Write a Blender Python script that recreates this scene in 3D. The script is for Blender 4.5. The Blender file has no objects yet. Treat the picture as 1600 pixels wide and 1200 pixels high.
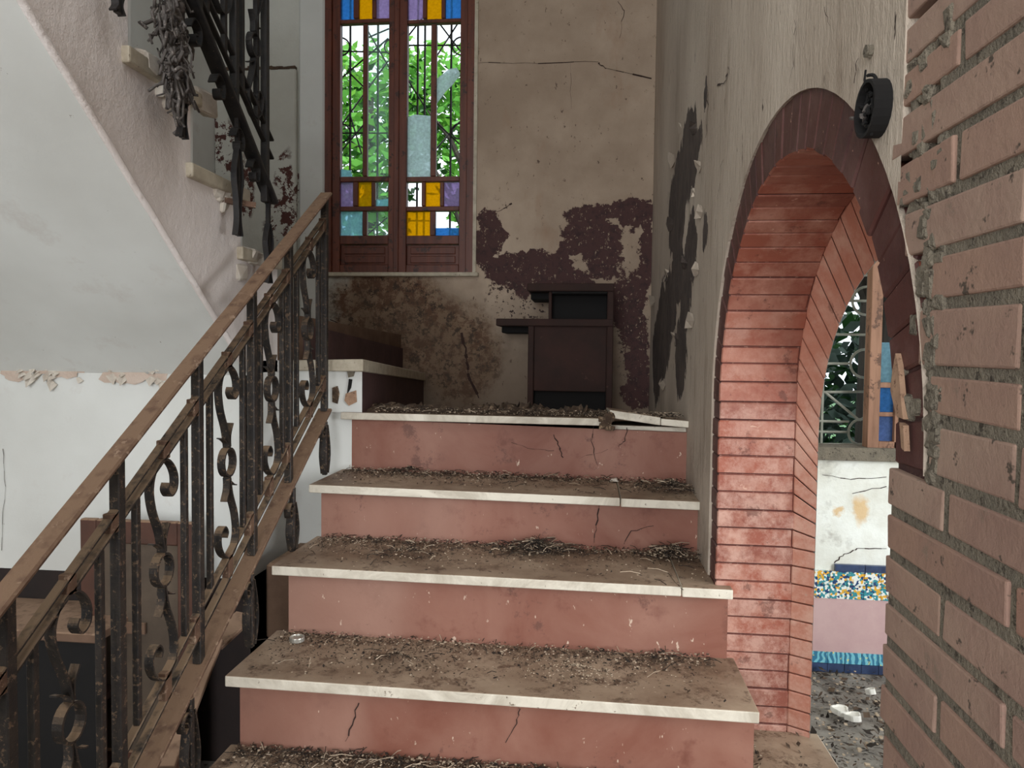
import bpy, math, random
from mathutils import Vector, Matrix
random.seed(7)
R = random.random
def U(a, b): return a + (b - a) * R()
S = bpy.context.scene
COL = S.collection
# ------------------------------------------------------------------ camera
F, YAW, PITCH, ROLL, EYE = 1130.0, .106, .0404, .012, 1.37
fw = Vector((-math.sin(YAW)*math.cos(PITCH), math.cos(YAW)*math.cos(PITCH), -math.sin(PITCH)))
r0 = Vector((math.cos(YAW), math.sin(YAW), 0)); u0 = r0.cross(fw)
rt = r0*math.cos(ROLL) + u0*math.sin(ROLL); up = u0*math.cos(ROLL) - r0*math.sin(ROLL)
cam = bpy.data.cameras.new('camera'); co = bpy.data.objects.new('camera', cam); COL.objects.link(co)
cam.sensor_width = 36; cam.lens = F/1600*36; cam.clip_start = .02; cam.clip_end = 200
m = Matrix((rt, up, -fw)).transposed().to_4x4(); m.translation = (0, 0, EYE); co.matrix_world = m
S.camera = co
def ray(px, py): return fw + rt*((px-800)/F) - up*((py-600)/F)
C0 = Vector((0, 0, EYE))
def AX(px, py, x): r = ray(px, py); return C0 + r*(x/r.x)      # point on plane x
def AY(px, py, y): r = ray(px, py); return C0 + r*(y/r.y)      # point on plane y
def AZ(px, py, z): r = ray(px, py); return C0 + r*((z-EYE)/r.z)
# ------------------------------------------------------------------ light
S.view_settings.view_transform = 'Standard'; S.view_settings.look = 'None'
S.view_settings.gamma = 1; S.view_settings.use_curve_mapping = False
S.view_settings.exposure = 0.4
W = bpy.data.worlds.new('sky'); S.world = W; W.use_nodes = True
bg = W.node_tree.nodes['Background']; bg.inputs[0].default_value = (.86, .93, 1, 1); bg.inputs[1].default_value = 1.3
def area(name, loc, target, sx, sy, power, col):
    l = bpy.data.lights.new(name, 'AREA'); l.shape = 'RECTANGLE'; l.size = sx; l.size_y = sy; l.energy = power; l.color = col
    o = bpy.data.objects.new(name, l); COL.objects.link(o); o.location = loc
    o.rotation_euler = (Vector(target)-Vector(loc)).to_track_quat('-Z', 'Y').to_euler()
    return o
sun = bpy.data.lights.new('sun', 'SUN'); sun.energy = 4.5; sun.angle = .02; so = bpy.data.objects.new('sun', sun); COL.objects.link(so)
so.rotation_euler = (math.radians(35), 0, math.radians(-12))
area('hall_doorway_daylight', (-.75, -3.1, 1.75), (-.55, 3, 1.2), 2.2, 2.4, 105, (.95, .975, 1))
area('side_room_window_daylight', (3.55, .35, 1.7), (.2, 1.9, 1.15), 2.4, 1.9, 160, (.94, .975, 1))
area('stairwell_fill', (-.6, .9, 3.45), (-1.6, 3.6, 1.9), 1.6, 1.6, 12, (.95, .98, 1))  # added fill lamp below the ceiling, brightens the upper stairwell
# ------------------------------------------------------------------ helpers
class MB:
    def __init__(s): s.v = []; s.f = []; s.m = []
    def face(s, pts, mi=0):
        n = len(s.v); s.v += [tuple(p) for p in pts]; s.f.append(tuple(range(n, n+len(pts)))); s.m.append(mi)
    def box(s, a, b, mi=0, jit=0):
        x0, y0, z0 = a; x1, y1, z1 = b
        c = [(x, y, z) for z in (z0, z1) for y in (y0, y1) for x in (x0, x1)]
        if jit: c = [(p[0]+U(-jit, jit), p[1]+U(-jit, jit), p[2]+U(-jit, jit)) for p in c]
        s.hexa(c, mi)
    def hexa(s, c, mi=0):   # c: 8 corners, x fastest, then y, then z
        n = len(s.v); s.v += [tuple(p) for p in c]
        for q in ((0, 2, 3, 1), (4, 5, 7, 6), (0, 1, 5, 4), (2, 6, 7, 3), (0, 4, 6, 2), (1, 3, 7, 5)):
            s.f.append(tuple(n+i for i in q)); s.m.append(mi)
    def beam(s, a, b, w, t, side=(1, 0, 0), mi=0):   # bar from a to b, w along side, t across
        a = Vector(a); b = Vector(b); d = (b-a).normalized(); sd = Vector(side); sd = (sd - d*sd.dot(d)).normalized(); n = d.cross(sd)
        c = []
        for q in (n*(-t/2), n*(t/2)):
            for p in (a, b):
                for k in (-w/2, w/2): c.append(p + sd*k + q)
        s.hexa(c, mi)
    def strap(s, path, w, t, side=(1, 0, 0), mi=0):   # flat iron strap following a path, width along side
        sd = Vector(side); n = len(path); rows = []
        for i, p in enumerate(path):
            d = (Vector(path[min(i+1, n-1)]) - Vector(path[max(i-1, 0)])).normalized(); nn = d.cross(sd).normalized()
            ww = w
            rows.append([Vector(p)-sd*ww/2-nn*t/2, Vector(p)+sd*ww/2-nn*t/2, Vector(p)+sd*ww/2+nn*t/2, Vector(p)-sd*ww/2+nn*t/2])
        b = len(s.v)
        for r in rows: s.v += [tuple(q) for q in r]
        for i in range(n-1):
            for k in range(4):
                s.f.append((b+4*i+k, b+4*i+(k+1) % 4, b+4*i+4+(k+1) % 4, b+4*i+4+k)); s.m.append(mi)
        s.f.append((b+3, b+2, b+1, b)); s.f.append((b+4*n-4, b+4*n-3, b+4*n-2, b+4*n-1)); s.m += [mi, mi]
    def tube(s, path, r, k=6, mi=0):
        n = len(path); b = len(s.v); P = [Vector(p) for p in path]
        for i in range(n):
            d = (P[min(i+1, n-1)] - P[max(i-1, 0)]).normalized()
            a = d.orthogonal().normalized() if i == 0 else (a - d*a.dot(d)).normalized()
            c = d.cross(a); rr = r[i] if isinstance(r, (list, tuple)) else r
            for j in range(k):
                t = 2*math.pi*j/k; s.v.append(tuple(P[i] + (a*math.cos(t)+c*math.sin(t))*rr))
        for i in range(n-1):
            for j in range(k):
                s.f.append((b+i*k+j, b+i*k+(j+1) % k, b+(i+1)*k+(j+1) % k, b+(i+1)*k+j)); s.m.append(mi)
        s.f.append(tuple(b+j for j in reversed(range(k)))); s.f.append(tuple(b+(n-1)*k+j for j in range(k))); s.m += [mi, mi]
    def build(s, name, mats, parent=None, bevel=0, smooth=False, seg=1):
        me = bpy.data.meshes.new(name); me.from_pydata(s.v, [], s.f)
        if not isinstance(mats, (list, tuple)): mats = [mats]
        for x in mats: me.materials.append(x)
        me.polygons.foreach_set('material_index', s.m)
        if smooth: me.polygons.foreach_set('use_smooth', [True]*len(s.f))
        me.update(); o = bpy.data.objects.new(name, me); COL.objects.link(o)
        if parent:
            o.parent = parent
            if parent.type == 'EMPTY': o.matrix_parent_inverse = Matrix.Translation(parent.location).inverted()
        if bevel:
            bm = o.modifiers.new('bevel', 'BEVEL'); bm.width = bevel; bm.segments = seg; bm.limit_method = 'ANGLE'
        return o
def tag(o, label=None, cat=None, group=None, kind=None):
    if label: o['label'] = label
    if cat: o['category'] = cat
    if group: o['group'] = group
    if kind: o['kind'] = kind
    return o
def thing(name, loc, label, cat, group=None):
    o = bpy.data.objects.new(name, None); COL.objects.link(o); o.location = loc; o.empty_display_size = .1
    return tag(o, label, cat, group)
def L(c):    # sRGB 0-255 -> linear
    return tuple((x/255/12.92 if x <= 10 else ((x/255+.055)/1.055)**2.4) for x in c) + (1,)
# ------------------------------------------------------------------ node materials
class NT:
    def __init__(s, name):
        s.m = bpy.data.materials.new(name); s.m.use_nodes = True; s.t = s.m.node_tree; s.N = s.t.nodes; s.K = s.t.links
        s.p = s.N['Principled BSDF']; s.pos = s.N.new('ShaderNodeNewGeometry').outputs['Position']
    def put(s, inp, v):
        if hasattr(v, 'links') or hasattr(v, 'is_linked'): s.K.new(v, inp)
        else: inp.default_value = v
    def math(s, op, a, b=0, c=None):
        n = s.N.new('ShaderNodeMath'); n.operation = op; s.put(n.inputs[0], a); s.put(n.inputs[1], b)
        if c is not None: s.put(n.inputs[2], c)
        return n.outputs[0]
    def vmath(s, op, a, b):
        n = s.N.new('ShaderNodeVectorMath'); n.operation = op; s.put(n.inputs[0], a); s.put(n.inputs[1], b)
        return n.outputs['Value'] if op == 'LENGTH' else n.outputs[0]
    def noise(s, scale, detail=4, rough=.6, vec=None, stretch=None, dist=0, out=0):
        n = s.N.new('ShaderNodeTexNoise'); n.inputs['Scale'].default_value = scale; n.inputs['Detail'].default_value = detail
        n.inputs['Roughness'].default_value = rough; n.inputs['Distortion'].default_value = dist
        v = vec or s.pos
        if stretch: v = s.vmath('MULTIPLY', v, stretch)
        s.K.new(v, n.inputs['Vector']); return n.outputs[out]
    def step(s, v, a, b, lo=0, hi=1):
        n = s.N.new('ShaderNodeMapRange'); s.put(n.inputs[0], v); n.inputs[1].default_value = a; n.inputs[2].default_value = b
        n.inputs[3].default_value = lo; n.inputs[4].default_value = hi; return n.outputs[0]
    def mix(s, f, a, b):
        n = s.N.new('ShaderNodeMix'); n.data_type = 'RGBA'; s.put(n.inputs[0], f); s.put(n.inputs[6], a); s.put(n.inputs[7], b); return n.outputs[2]
    def blobs(s, lst, drop, warp=None):
        # lst of (point, radius_u, radius_v); drop axis 'x' or 'y'
        cur = None; v = warp or s.pos
        for p, ru, rv in lst:
            sc = (0, 1/ru, 1/rv) if drop == 'x' else (1/ru, 0, 1/rv)
            d = s.vmath('SUBTRACT', v, tuple(p)); d = s.vmath('MULTIPLY', d, sc); l = s.vmath('LENGTH', d, (0, 0, 0))
            l = s.math('SUBTRACT', 1, l)
            cur = l if cur is None else s.math('MAXIMUM', cur, l)
        return cur
    def warp(s, sc, amp, sc2, amp2):
        a = s.vmath('MULTIPLY', s.vmath('SUBTRACT', s.noise(sc, 2, .5, out=1), (.5, .5, .5)), (amp,)*3)
        b = s.vmath('MULTIPLY', s.vmath('SUBTRACT', s.noise(sc2, 3, .6, out=1), (.5, .5, .5)), (amp2,)*3)
        return s.vmath('ADD', s.pos, s.vmath('ADD', a, b))
    def rand(s): return s.N.new('ShaderNodeObjectInfo').outputs['Random']
    def up(s):
        g = s.N.new('ShaderNodeSeparateXYZ'); s.K.new(s.N.new('ShaderNodeNewGeometry').outputs['Normal'], g.inputs[0]); return g.outputs[2]
    def axis(s, i):
        g = s.N.new('ShaderNodeSeparateXYZ'); s.K.new(s.pos, g.inputs[0]); return g.outputs[i]
    def fin(s, col, rough=.8, h=None, strength=.3, dist=.01, metal=0):
        s.put(s.p.inputs['Base Color'], col); s.put(s.p.inputs['Roughness'], rough); s.p.inputs['Metallic'].default_value = metal
        if h is not None:
            b = s.N.new('ShaderNodeBump'); b.inputs['Strength'].default_value = strength; b.inputs['Distance'].default_value = dist
            s.K.new(h, b.inputs['Height']); s.K.new(b.outputs[0], s.p.inputs['Normal'])
        return s.m
def simple(name, c1, c2, scale=8, rough=.8, bump=.2, dust=None, c3=None, dist=.004, amt=.5, stretch=None, metal=0, vary=0):
    n = NT(name); f = n.noise(scale, 5, .65, stretch=stretch); c = n.mix(n.step(f, .35, .65), L(c1), L(c2))
    if c3: c = n.mix(n.step(n.noise(scale*3.1, 4, .7), .62-.1*amt, .68-.1*amt), c, L(c3))
    if vary:
        h = n.N.new('ShaderNodeHueSaturation'); n.K.new(c, h.inputs['Color']); n.K.new(n.step(n.rand(), 0, 1, 1-vary, 1+vary), h.inputs['Value'])
        n.K.new(n.step(n.rand(), 0, 1, 1.1, .85), h.inputs['Saturation']); c = h.outputs[0]
    if dust:
        k = n.math('MULTIPLY', n.step(n.up(), .25, .8), n.step(n.noise(25, 3, .6), .3, .5))
        c = n.mix(k, c, L(dust))
    return n.fin(c, rough, n.noise(scale*6, 4, .7), bump, dist, metal)
M = {}
M['iron'] = simple('wrought_iron', (34, 32, 32), (58, 50, 44), 30, .55, .3, dust=(140, 116, 92), c3=(112, 92, 74), metal=.3)
M['dustyiron'] = simple('dusty_brown_iron', (104, 78, 60), (84, 60, 46), 14, .8, .5, dust=(122, 96, 75), c3=(150, 126, 106))
M['upiron'] = simple('dark_upper_iron', (30, 30, 32), (48, 44, 42), 30, .5, .2, c3=(110, 86, 66), amt=-.4, metal=.3)
M['mortar'] = simple('grey_mortar', (134, 124, 108), (114, 106, 93), 22, .95, .9, c3=(78, 70, 60), dist=.01)
M['redmortar'] = simple('painted_mortar', (120, 66, 54), (100, 56, 48), 22, .9, .6, c3=(150, 110, 96))
M['void'] = simple('void_shade', (26, 21, 19), (14, 12, 11), 6, .95, .2)  # near-black paints in the shade of the hollow under the stairs
M['wood'] = simple('red_brown_window_wood', (112, 58, 40), (84, 42, 30), 5, .5, .2, stretch=(6, 6, .6), c3=(60, 34, 26))
M['darkwood'] = simple('dark_brown_wood', (58, 34, 28), (44, 27, 22), 6, .85, .15, c3=(76, 50, 42), amt=-.3)
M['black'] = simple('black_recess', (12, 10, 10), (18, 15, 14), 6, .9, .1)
M['tanwood'] = simple('weathered_tan_wood', (150, 110, 86), (120, 84, 62), 5, .7, .3, stretch=(6, 6, .6), c3=(90, 62, 46))
M['sill'] = simple('white_marble_sill', (196, 186, 166), (170, 158, 138), 18, .6, .3, c3=(110, 96, 80), amt=-.2)
M['paleiron'] = simple('pale_iron_grille', (150, 150, 138), (120, 120, 108), 20, .6, .2)
M['leafA'] = simple('green_leaf', (70, 140, 45), (110, 180, 70), 2, .6, 0)
M['leafB'] = simple('dark_leaf', (34, 78, 34), (60, 110, 48), 2, .6, 0)
M['bark'] = simple('tree_bark', (62, 54, 48), (40, 34, 30), 8, .9, .6, stretch=(3, 3, .6))
M['farleaf'] = simple('shaded_leaf', (40, 62, 50), (70, 92, 80), 3, .6, 0)
def leafmat(k):
    n = M[k].node_tree; p = n.nodes['Principled BSDF']; t = n.nodes.new('ShaderNodeBsdfTranslucent'); mx = n.nodes.new('ShaderNodeMixShader')
    t.inputs[0].default_value = (.25, .55, .08, 1); mx.inputs[0].default_value = .3
    n.links.new(p.outputs[0], mx.inputs[1]); n.links.new(t.outputs[0], mx.inputs[2]); n.links.new(mx.outputs[0], n.nodes['Material Output'].inputs[0])
leafmat('leafA')
M['ringmortar'] = simple('maroon_painted_mortar', (80, 48, 42), (66, 42, 40), 22, .9, .6, c3=(104, 80, 72))
def glass(name, col, op=.6, tint=None, bump=0):
    n = NT(name); n.N.remove(n.p); a = n.N.new('ShaderNodeBsdfTransparent'); b = n.N.new('ShaderNodeBsdfTranslucent'); d = n.N.new('ShaderNodeBsdfDiffuse')
    k = n.noise(60, 3, .7); c = n.mix(n.step(k, .35, .65), tuple(x*.72 for x in L(col)[:3])+(1,), L(col)); a.inputs[0].default_value = L(tint or col)
    n.K.new(c, b.inputs[0]); n.K.new(c, d.inputs[0])
    m1 = n.N.new('ShaderNodeMixShader'); m1.inputs[0].default_value = .2; n.K.new(b.outputs[0], m1.inputs[1]); n.K.new(d.outputs[0], m1.inputs[2])
    m2 = n.N.new('ShaderNodeMixShader'); m2.inputs[0].default_value = op; n.K.new(a.outputs[0], m2.inputs[1]); n.K.new(m1.outputs[0], m2.inputs[2])
    n.K.new(m2.outputs[0], n.N['Material Output'].inputs[0]); return n.m
M['gblue'] = glass('blue_textured_glass', (120, 185, 240)); M['gyellow'] = glass('amber_textured_glass', (240, 200, 50), .5)
M['gpurple'] = glass('violet_textured_glass', (205, 188, 225)); M['gaqua'] = glass('pale_aqua_glass', (200, 235, 248), .5)
M['gclear'] = glass('clear_textured_glass', (225, 240, 240), .1, (245, 252, 250)); M['gwhite'] = glass('frosted_white_glass', (232, 244, 248), .7)
M['gdeep'] = glass('deep_blue_glass', (165, 192, 240), .55)

# marble treads: white edge, dusty top
def mk_marble(dusty=True):
    n = NT('dusty_marble' if dusty else 'marble'); v = n.noise(5, 6, .7, dist=1.5)
    edge = n.mix(n.step(v, .4, .62), L((222, 214, 198)), L((190, 180, 163)))
    edge = n.mix(n.step(n.noise(40, 3, .7), .66, .72), edge, L((120, 102, 84)))
    top = n.mix(n.step(n.noise(3.5, 6, .65), .38, .62), L((166, 144, 122)), L((128, 104, 84)))
    top = n.mix(n.step(n.noise(15, 7, .8), .52, .62), top, L((100, 78, 62)))
    c = n.mix(n.step(n.up(), .5, .9), edge, top)
    return n.fin(c, .6, n.noise(60, 4, .7), .25, .003)
M['marble'] = mk_marble()
def mk_riser():
    n = NT('red_riser_paint'); a = n.noise(2.6, 6, .6, dist=.6); b = n.noise(9, 5, .7)
    c = n.mix(n.step(a, .36, .66), L((128, 77, 61)), L((152, 108, 92)))
    c = n.mix(n.step(b, .56, .72), c, L((118, 70, 56)))
    sc = n.step(n.noise(1.3, 3, .5, stretch=(1.2, 1, .3)), .5, .7, 0, .5); c = n.mix(sc, c, L((172, 138, 122)))
    c = n.mix(n.step(n.noise(38, 3, .75, stretch=(1, 1, .5)), .68, .72), c, L((205, 180, 160)))
    c = n.mix(n.step(n.noise(5.5, 6, .8), .6, .66, 0, .6), c, L((88, 56, 48)))
    return n.fin(c, .6, b, .25, .004)
M['riser'] = mk_riser()
def mk_brick():
    n = NT('pink_brick'); r = n.rand(); c = n.mix(n.step(r, .1, .9), L((164, 138, 122)), L((158, 126, 109)))
    c = n.mix(n.step(r, .85, .9), c, L((164, 118, 96)))
    c = n.mix(n.step(n.noise(7, 4, .6), .4, .7), c, L((146, 116, 104)))
    c = n.mix(n.step(n.noise(14, 5, .75), .6, .68, 0, .55), c, L((128, 114, 98)))
    c = n.mix(n.step(n.noise(26, 4, .7), .62, .66), c, L((84, 72, 62)))
    return n.fin(c, .9, n.noise(70, 5, .75), .5, .004)
M['brick'] = mk_brick()
def mk_redbrick(name, c1, c2, c3, rough=.55, c4=None):
    n = NT(name); r = n.rand(); c = n.mix(r, L(c1), L(c2)); c = n.mix(n.step(n.noise(9, 5, .7), .48, .68), c, L(c3))
    c = n.mix(n.step(n.noise(3.2, 6, .7), .5, .68, 0, .6), c, L(c3))
    ef = n.math('MULTIPLY', n.step(n.math('ADD', n.axis(2), n.step(n.noise(5, 4, .7), .3, .7, -.25, .25)), 1.5, 1.1, 0, .6), n.step(n.noise(16, 6, .8), .42, .6)); c = n.mix(ef, c, L(c4 or c3))
    c = n.mix(n.step(n.noise(13, 5, .75), .6, .66, 0, .6), c, tuple(q*.45 for q in L(c2)[:3])+(1,))
    c = n.mix(n.step(n.noise(45, 3, .7, stretch=(.6, 1, 1)), .69, .73), c, L((200, 160, 140)))
    return n.fin(c, rough, n.noise(40, 5, .7), .45, .004)
M['reveal'] = mk_redbrick('red_painted_brick', (156, 86, 66), (134, 76, 62), (182, 130, 112), c4=(204, 166, 150))
M['splay'] = mk_redbrick('pink_painted_brick', (208, 142, 120), (196, 126, 104), (222, 172, 152), .7, (226, 182, 164))
M['ring'] = mk_redbrick('maroon_painted_brick', (88, 50, 44), (72, 42, 42), (104, 72, 68), .5)

def mk_back():
    n = NT('peeling_plaster_back'); P = lambda x, y: AY(x, y, 4.2); k = 4.2/1130
    w = n.warp(5, .16, 28, .07)
    big = n.noise(1.6, 5, .6)
    c = n.mix(n.step(big, .35, .65), L((186, 166, 146)), L((154, 134, 115)))
    c = n.mix(n.step(n.noise(2.2, 5, .65, stretch=(1.4, 1, .7)), .56, .72, 0, .6), c, L((150, 116, 92)))
    c = n.mix(n.step(n.noise(34, 4, .75, stretch=(1, 1, .6)), .64, .69), c, L((96, 78, 66)))
    c = n.mix(n.step(n.math('ADD', n.axis(0), n.step(n.noise(4), .3, .7, -.02, .02)), -1.40, -1.46), c, n.mix(n.step(big, .35, .65), L((206, 206, 198)), L((186, 184, 174))))
    # mottled rusty damp area under the window
    st = n.blobs([(P(650, 520), 120*k, 75*k), (P(600, 470), 110*k, 60*k), (P(720, 560), 70*k, 90*k), (P(560, 520), 70*k, 40*k)], 'y', w)
    stm = n.step(st, 0, .35)
    c = n.mix(n.math('MULTIPLY', stm, .8), c, L((142, 112, 84)))
    c = n.mix(n.math('MULTIPLY', stm, n.step(n.noise(13, 7, .8), .47, .56)), c, L((96, 62, 42)))
    c = n.mix(n.math('MULTIPLY', stm, n.step(n.noise(22, 6, .8), .54, .58)), c, L((50, 36, 28)))
    dm = n.step(n.math('ADD', n.axis(2), n.step(n.noise(2.5, 5, .6), .3, .7, -.35, .35)), 2.0, 1.35, 0, .62); c = n.mix(dm, c, L((84, 68, 54)))  # soot and damp towards the floor, plus the dim corner's shade painted in
    # peeled-off maroon paint; the last blob darkens the bottom right corner
    bl = [(P(762, 372), 26*k, 50*k), (P(800, 420), 55*k, 34*k), (P(850, 412), 60*k, 28*k), (P(915, 350), 42*k, 40*k), (P(945, 395), 34*k, 50*k), (P(985, 335), 36*k, 26*k),
          (P(880, 450), 90*k, 26*k), (P(985, 480), 34*k, 70*k), (P(905, 385), 40*k, 20*k), (P(1000, 560), 22*k, 60*k), (P(1010, 400), 14*k, 90*k), (P(955, 330), 60*k, 18*k), (P(1005, 610), 40*k, 40*k)]
    mk = n.blobs(bl, 'y', w); f = n.step(n.math('ADD', mk, n.math('MULTIPLY', n.math('SUBTRACT', n.noise(9, 6, .75), .5), 1.5)), .12, .16)
    mar = n.mix(n.step(n.noise(20, 5, .75), .5, .62), L((74, 48, 46)), L((58, 38, 38)))
    mar = n.mix(n.step(n.noise(48, 3, .8, stretch=(1, 1, .7)), .62, .65), mar, L((150, 132, 112)))
    c = n.mix(f, c, mar)
    # speckled patch left of the cupboard
    sp = n.step(n.blobs([(P(810, 470), 60*k, 40*k), (P(985, 520), 30*k, 80*k)], 'y', w), 0, .3)
    c = n.mix(n.math('MULTIPLY', sp, n.step(n.noise(30, 3, .75), .56, .59)), c, L((58, 42, 38)))
    # left part: dado remains and a thin crack
    lf = n.blobs([(P(345, 250), 26*k, 50*k), (P(385, 300), 26*k, 60*k), (P(440, 350), 22*k, 60*k), (P(452, 310), 16*k, 90*k), (P(450, 260), 10*k, 30*k), (P(345, 210), 36*k, 30*k)], 'y', w)
    c = n.mix(n.math('MULTIPLY', n.step(lf, .05, .3), n.step(n.noise(15, 5, .75), .49, .52)), c, L((84, 48, 42)))
    h = n.math('ADD', n.math('MULTIPLY', f, -1.5), n.noise(30, 5, .7))
    return n.fin(c, .85, h, .5, .01)
def mk_right():
    n = NT('peeling_plaster_right'); P = lambda x, y: AX(x, y, .35)
    w = n.warp(5, .12, 26, .06)
    c = n.mix(n.step(n.noise(2, 5, .6, stretch=(1, 1, .5)), .35, .65), L((200, 186, 170)), L((172, 156, 140)))
    c = n.mix(n.step(n.noise(7, 5, .7, stretch=(1, 2.5, .5)), .55, .72, 0, .65), c, L((128, 110, 92)))
    c = n.mix(n.step(n.noise(20, 4, .8, stretch=(1, 1.6, .35)), .655, .68), c, L((70, 58, 50)))
    def B(lst):
        out = []
        for px, py, rx, ry in lst:
            a = P(px, py); d1 = P(px-rx, py); d2 = P(px, py-ry); out.append((a, abs(d1.y-a.y)*.95, abs(d2.z-a.z)))
        return out
    bl = [(1078, 225, 14, 55), (1066, 290, 22, 60), (1072, 260, 22, 50), (1060, 350, 14, 60), (1082, 390, 10, 60), (1060, 430, 12, 60), (1048, 480, 12, 60), (1074, 470, 9, 60),
          (1038, 520, 12, 90), (1066, 560, 10, 70), (1028, 560, 8, 80), (1104, 370, 4, 34), (1106, 150, 3, 24)]
    mk = n.blobs(B(bl), 'x', w); f = n.step(n.math('ADD', mk, n.math('MULTIPLY', n.math('SUBTRACT', n.noise(9, 5, .75, stretch=(1, 1.6, .5)), .5), .9)), .1, .13)
    dk = n.mix(n.step(n.noise(10, 4, .7), .4, .6), L((66, 56, 52)), L((86, 74, 68)))
    c = n.mix(f, c, dk)
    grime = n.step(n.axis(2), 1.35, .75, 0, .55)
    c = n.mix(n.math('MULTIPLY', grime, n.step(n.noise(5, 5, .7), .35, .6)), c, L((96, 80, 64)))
    return n.fin(c, .8, n.math('ADD', n.math('MULTIPLY', f, -1.2), n.noise(24, 5, .75, stretch=(1, 2, .6))), .7, .012)
def mk_white(name, c1, c2, c3=(200, 188, 176), bump=.3, streak=1):
    n = NT(name); c = n.mix(n.step(n.noise(1.8, 4, .55), .35, .65), L(c1), L(c2)); c = n.mix(n.step(n.noise(6, 6, .7), .58, .7, 0, .5), c, L(c3))
    c = n.mix(n.step(n.noise(30, 4, .8), .7, .73), c, L((120, 108, 96)))
    return n.fin(c, .75, n.noise(12, 6, .75), bump, .008)
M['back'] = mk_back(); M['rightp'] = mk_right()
M['white'] = mk_white('white_paint', (222, 223, 219), (208, 208, 203), (202, 196, 190), .15)
M['stringer'] = mk_white('rough_white_stringer', (244, 236, 232), (226, 216, 210), (204, 190, 182), 1.0)
def mk_side():
    n = NT('side_room_wall'); k = .003; P = lambda x, y: AY(x, y, 3.25)
    c = n.mix(n.step(n.noise(3, 5, .6), .38, .6), L((240, 242, 236)), L((214, 212, 200)))
    c = n.mix(n.step(n.noise(4, 5, .7), .55, .66, 0, .8), c, L((170, 166, 156)))
    o = n.step(n.blobs([(P(1348, 800), .05, .1), (P(1310, 800), .03, .03)], 'y', n.warp(8, .1, 30, .05)), .1, .5)
    c = n.mix(n.math('MULTIPLY', o, .7), c, L((214, 168, 92)))
    return n.fin(c, .8, n.noise(20, 4, .7), .4, .01)
M['side'] = mk_side()
def mk_tile():
    n = NT('majolica_tile'); s = n.noise(34, 2, .5); v = n.N.new('ShaderNodeTexVoronoi'); v.inputs['Scale'].default_value = 105; n.K.new(n.pos, v.inputs['Vector'])
    g = n.N.new('ShaderNodeSeparateXYZ'); n.K.new(v.outputs['Color'], g.inputs[0]); q = g.outputs[0]
    c = n.mix(n.step(q, .28, .3), L((60, 140, 150)), L((228, 232, 226))); c = n.mix(n.step(q, .62, .64), c, L((222, 170, 60))); c = n.mix(n.step(q, .8, .82), c, L((40, 66, 110)))
    return n.fin(c, .25)
M['tile'] = mk_tile()
def mk_tile2():
    n = NT('aqua_tile'); v = n.N.new('ShaderNodeTexWave'); v.inputs['Scale'].default_value = 14; v.inputs['Distortion'].default_value = 9; n.K.new(n.pos, v.inputs['Vector'])
    c = n.mix(n.step(v.outputs['Fac'], .4, .6), L((120, 190, 205)), L((60, 120, 150))); c = n.mix(n.step(n.noise(60), .62, .66), c, L((230, 220, 120)))
    return n.fin(c, .25)
M['tile2'] = mk_tile2()
M['navytile'] = simple('navy_tile', (44, 56, 84), (60, 76, 110), 20, .3, .05, c3=(100, 120, 140), amt=-.5)
M['pinkdado'] = simple('pale_pink_dado', (196, 164, 162), (184, 150, 150), 5, .7, .1, c3=(215, 195, 190), amt=-.5)
M['rubble'] = simple('dusty_floor', (150, 144, 136), (120, 112, 104), 9, .95, .8, c3=(80, 70, 62), dist=.01)
M['dadodark'] = simple('dark_maroon_dado', (44, 31, 28), (28, 21, 20), 5, .8, .2, c3=(80, 60, 50), amt=-.4)
M['maroon'] = simple('maroon_riser', (84, 58, 56), (66, 44, 44), 8, .7, .2, c3=(150, 132, 126), amt=-.75)
M['leaf1'] = simple('dry_leaf_litter', (92, 74, 58), (66, 50, 38), 30, .95, .2)
M['leaf2'] = simple('pale_plaster_crumbs', (190, 172, 150), (160, 140, 118), 30, .95, .2)
M['leaf3'] = simple('dark_leaf_litter', (48, 38, 30), (34, 27, 22), 30, .95, .2)
M['dirt'] = simple('dirt_heap', (104, 84, 66), (70, 54, 42), 18, .95, .9, c3=(150, 128, 104), dist=.01)
M['crack'] = simple('crack_shadow', (50, 34, 30), (60, 42, 36), 30, 1, 0)
M['web'] = simple('grey_cobweb_fibre', (104, 98, 94), (70, 64, 60), 20, .95, .6, c3=(140, 132, 126))
M['plasterchip'] = simple('plaster_chip', (214, 206, 194), (190, 178, 164), 20, .85, .3)
M['pinkplaster'] = simple('exposed_pink_plaster', (204, 186, 172), (190, 168, 152), 14, .95, .5)
M['tanplaster'] = simple('tan_plaster_scar', (176, 142, 116), (150, 118, 96), 30, .95, .5, c3=(110, 80, 64))
M['chipw'] = simple('white_shard', (236, 232, 224), (220, 216, 208), 20, .5, .1)
M['tin'] = simple('tin_lid', (200, 198, 190), (160, 156, 146), 20, .35, .1, metal=.6)
M['panelgrey'] = simple('grey_brown_panel', (92, 78, 64), (76, 63, 52), 6, .7, .2)
M['doorframe'] = simple('brown_panel_frame', (84, 52, 39), (66, 41, 31), 6, .6, .2, dust=(150, 120, 95))
M['dustwood'] = simple('dusty_wood', (120, 94, 76), (100, 76, 60), 8, .85, .2, dust=(150, 122, 100))
# ================================================================== STRUCTURE
X0, X1, X2 = .35, .55, .60           # wall face, end of the arch reveal, end of splay
YB, YA, XL = 4.2, 2.25, -2.25        # back wall, alcove wall, left wall
D5 = 2.54
SH = 1.15
ZT = 3.6
def struct(mb, name, mats, **k): return tag(mb.build(name, mats, **k), kind='structure')
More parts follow.
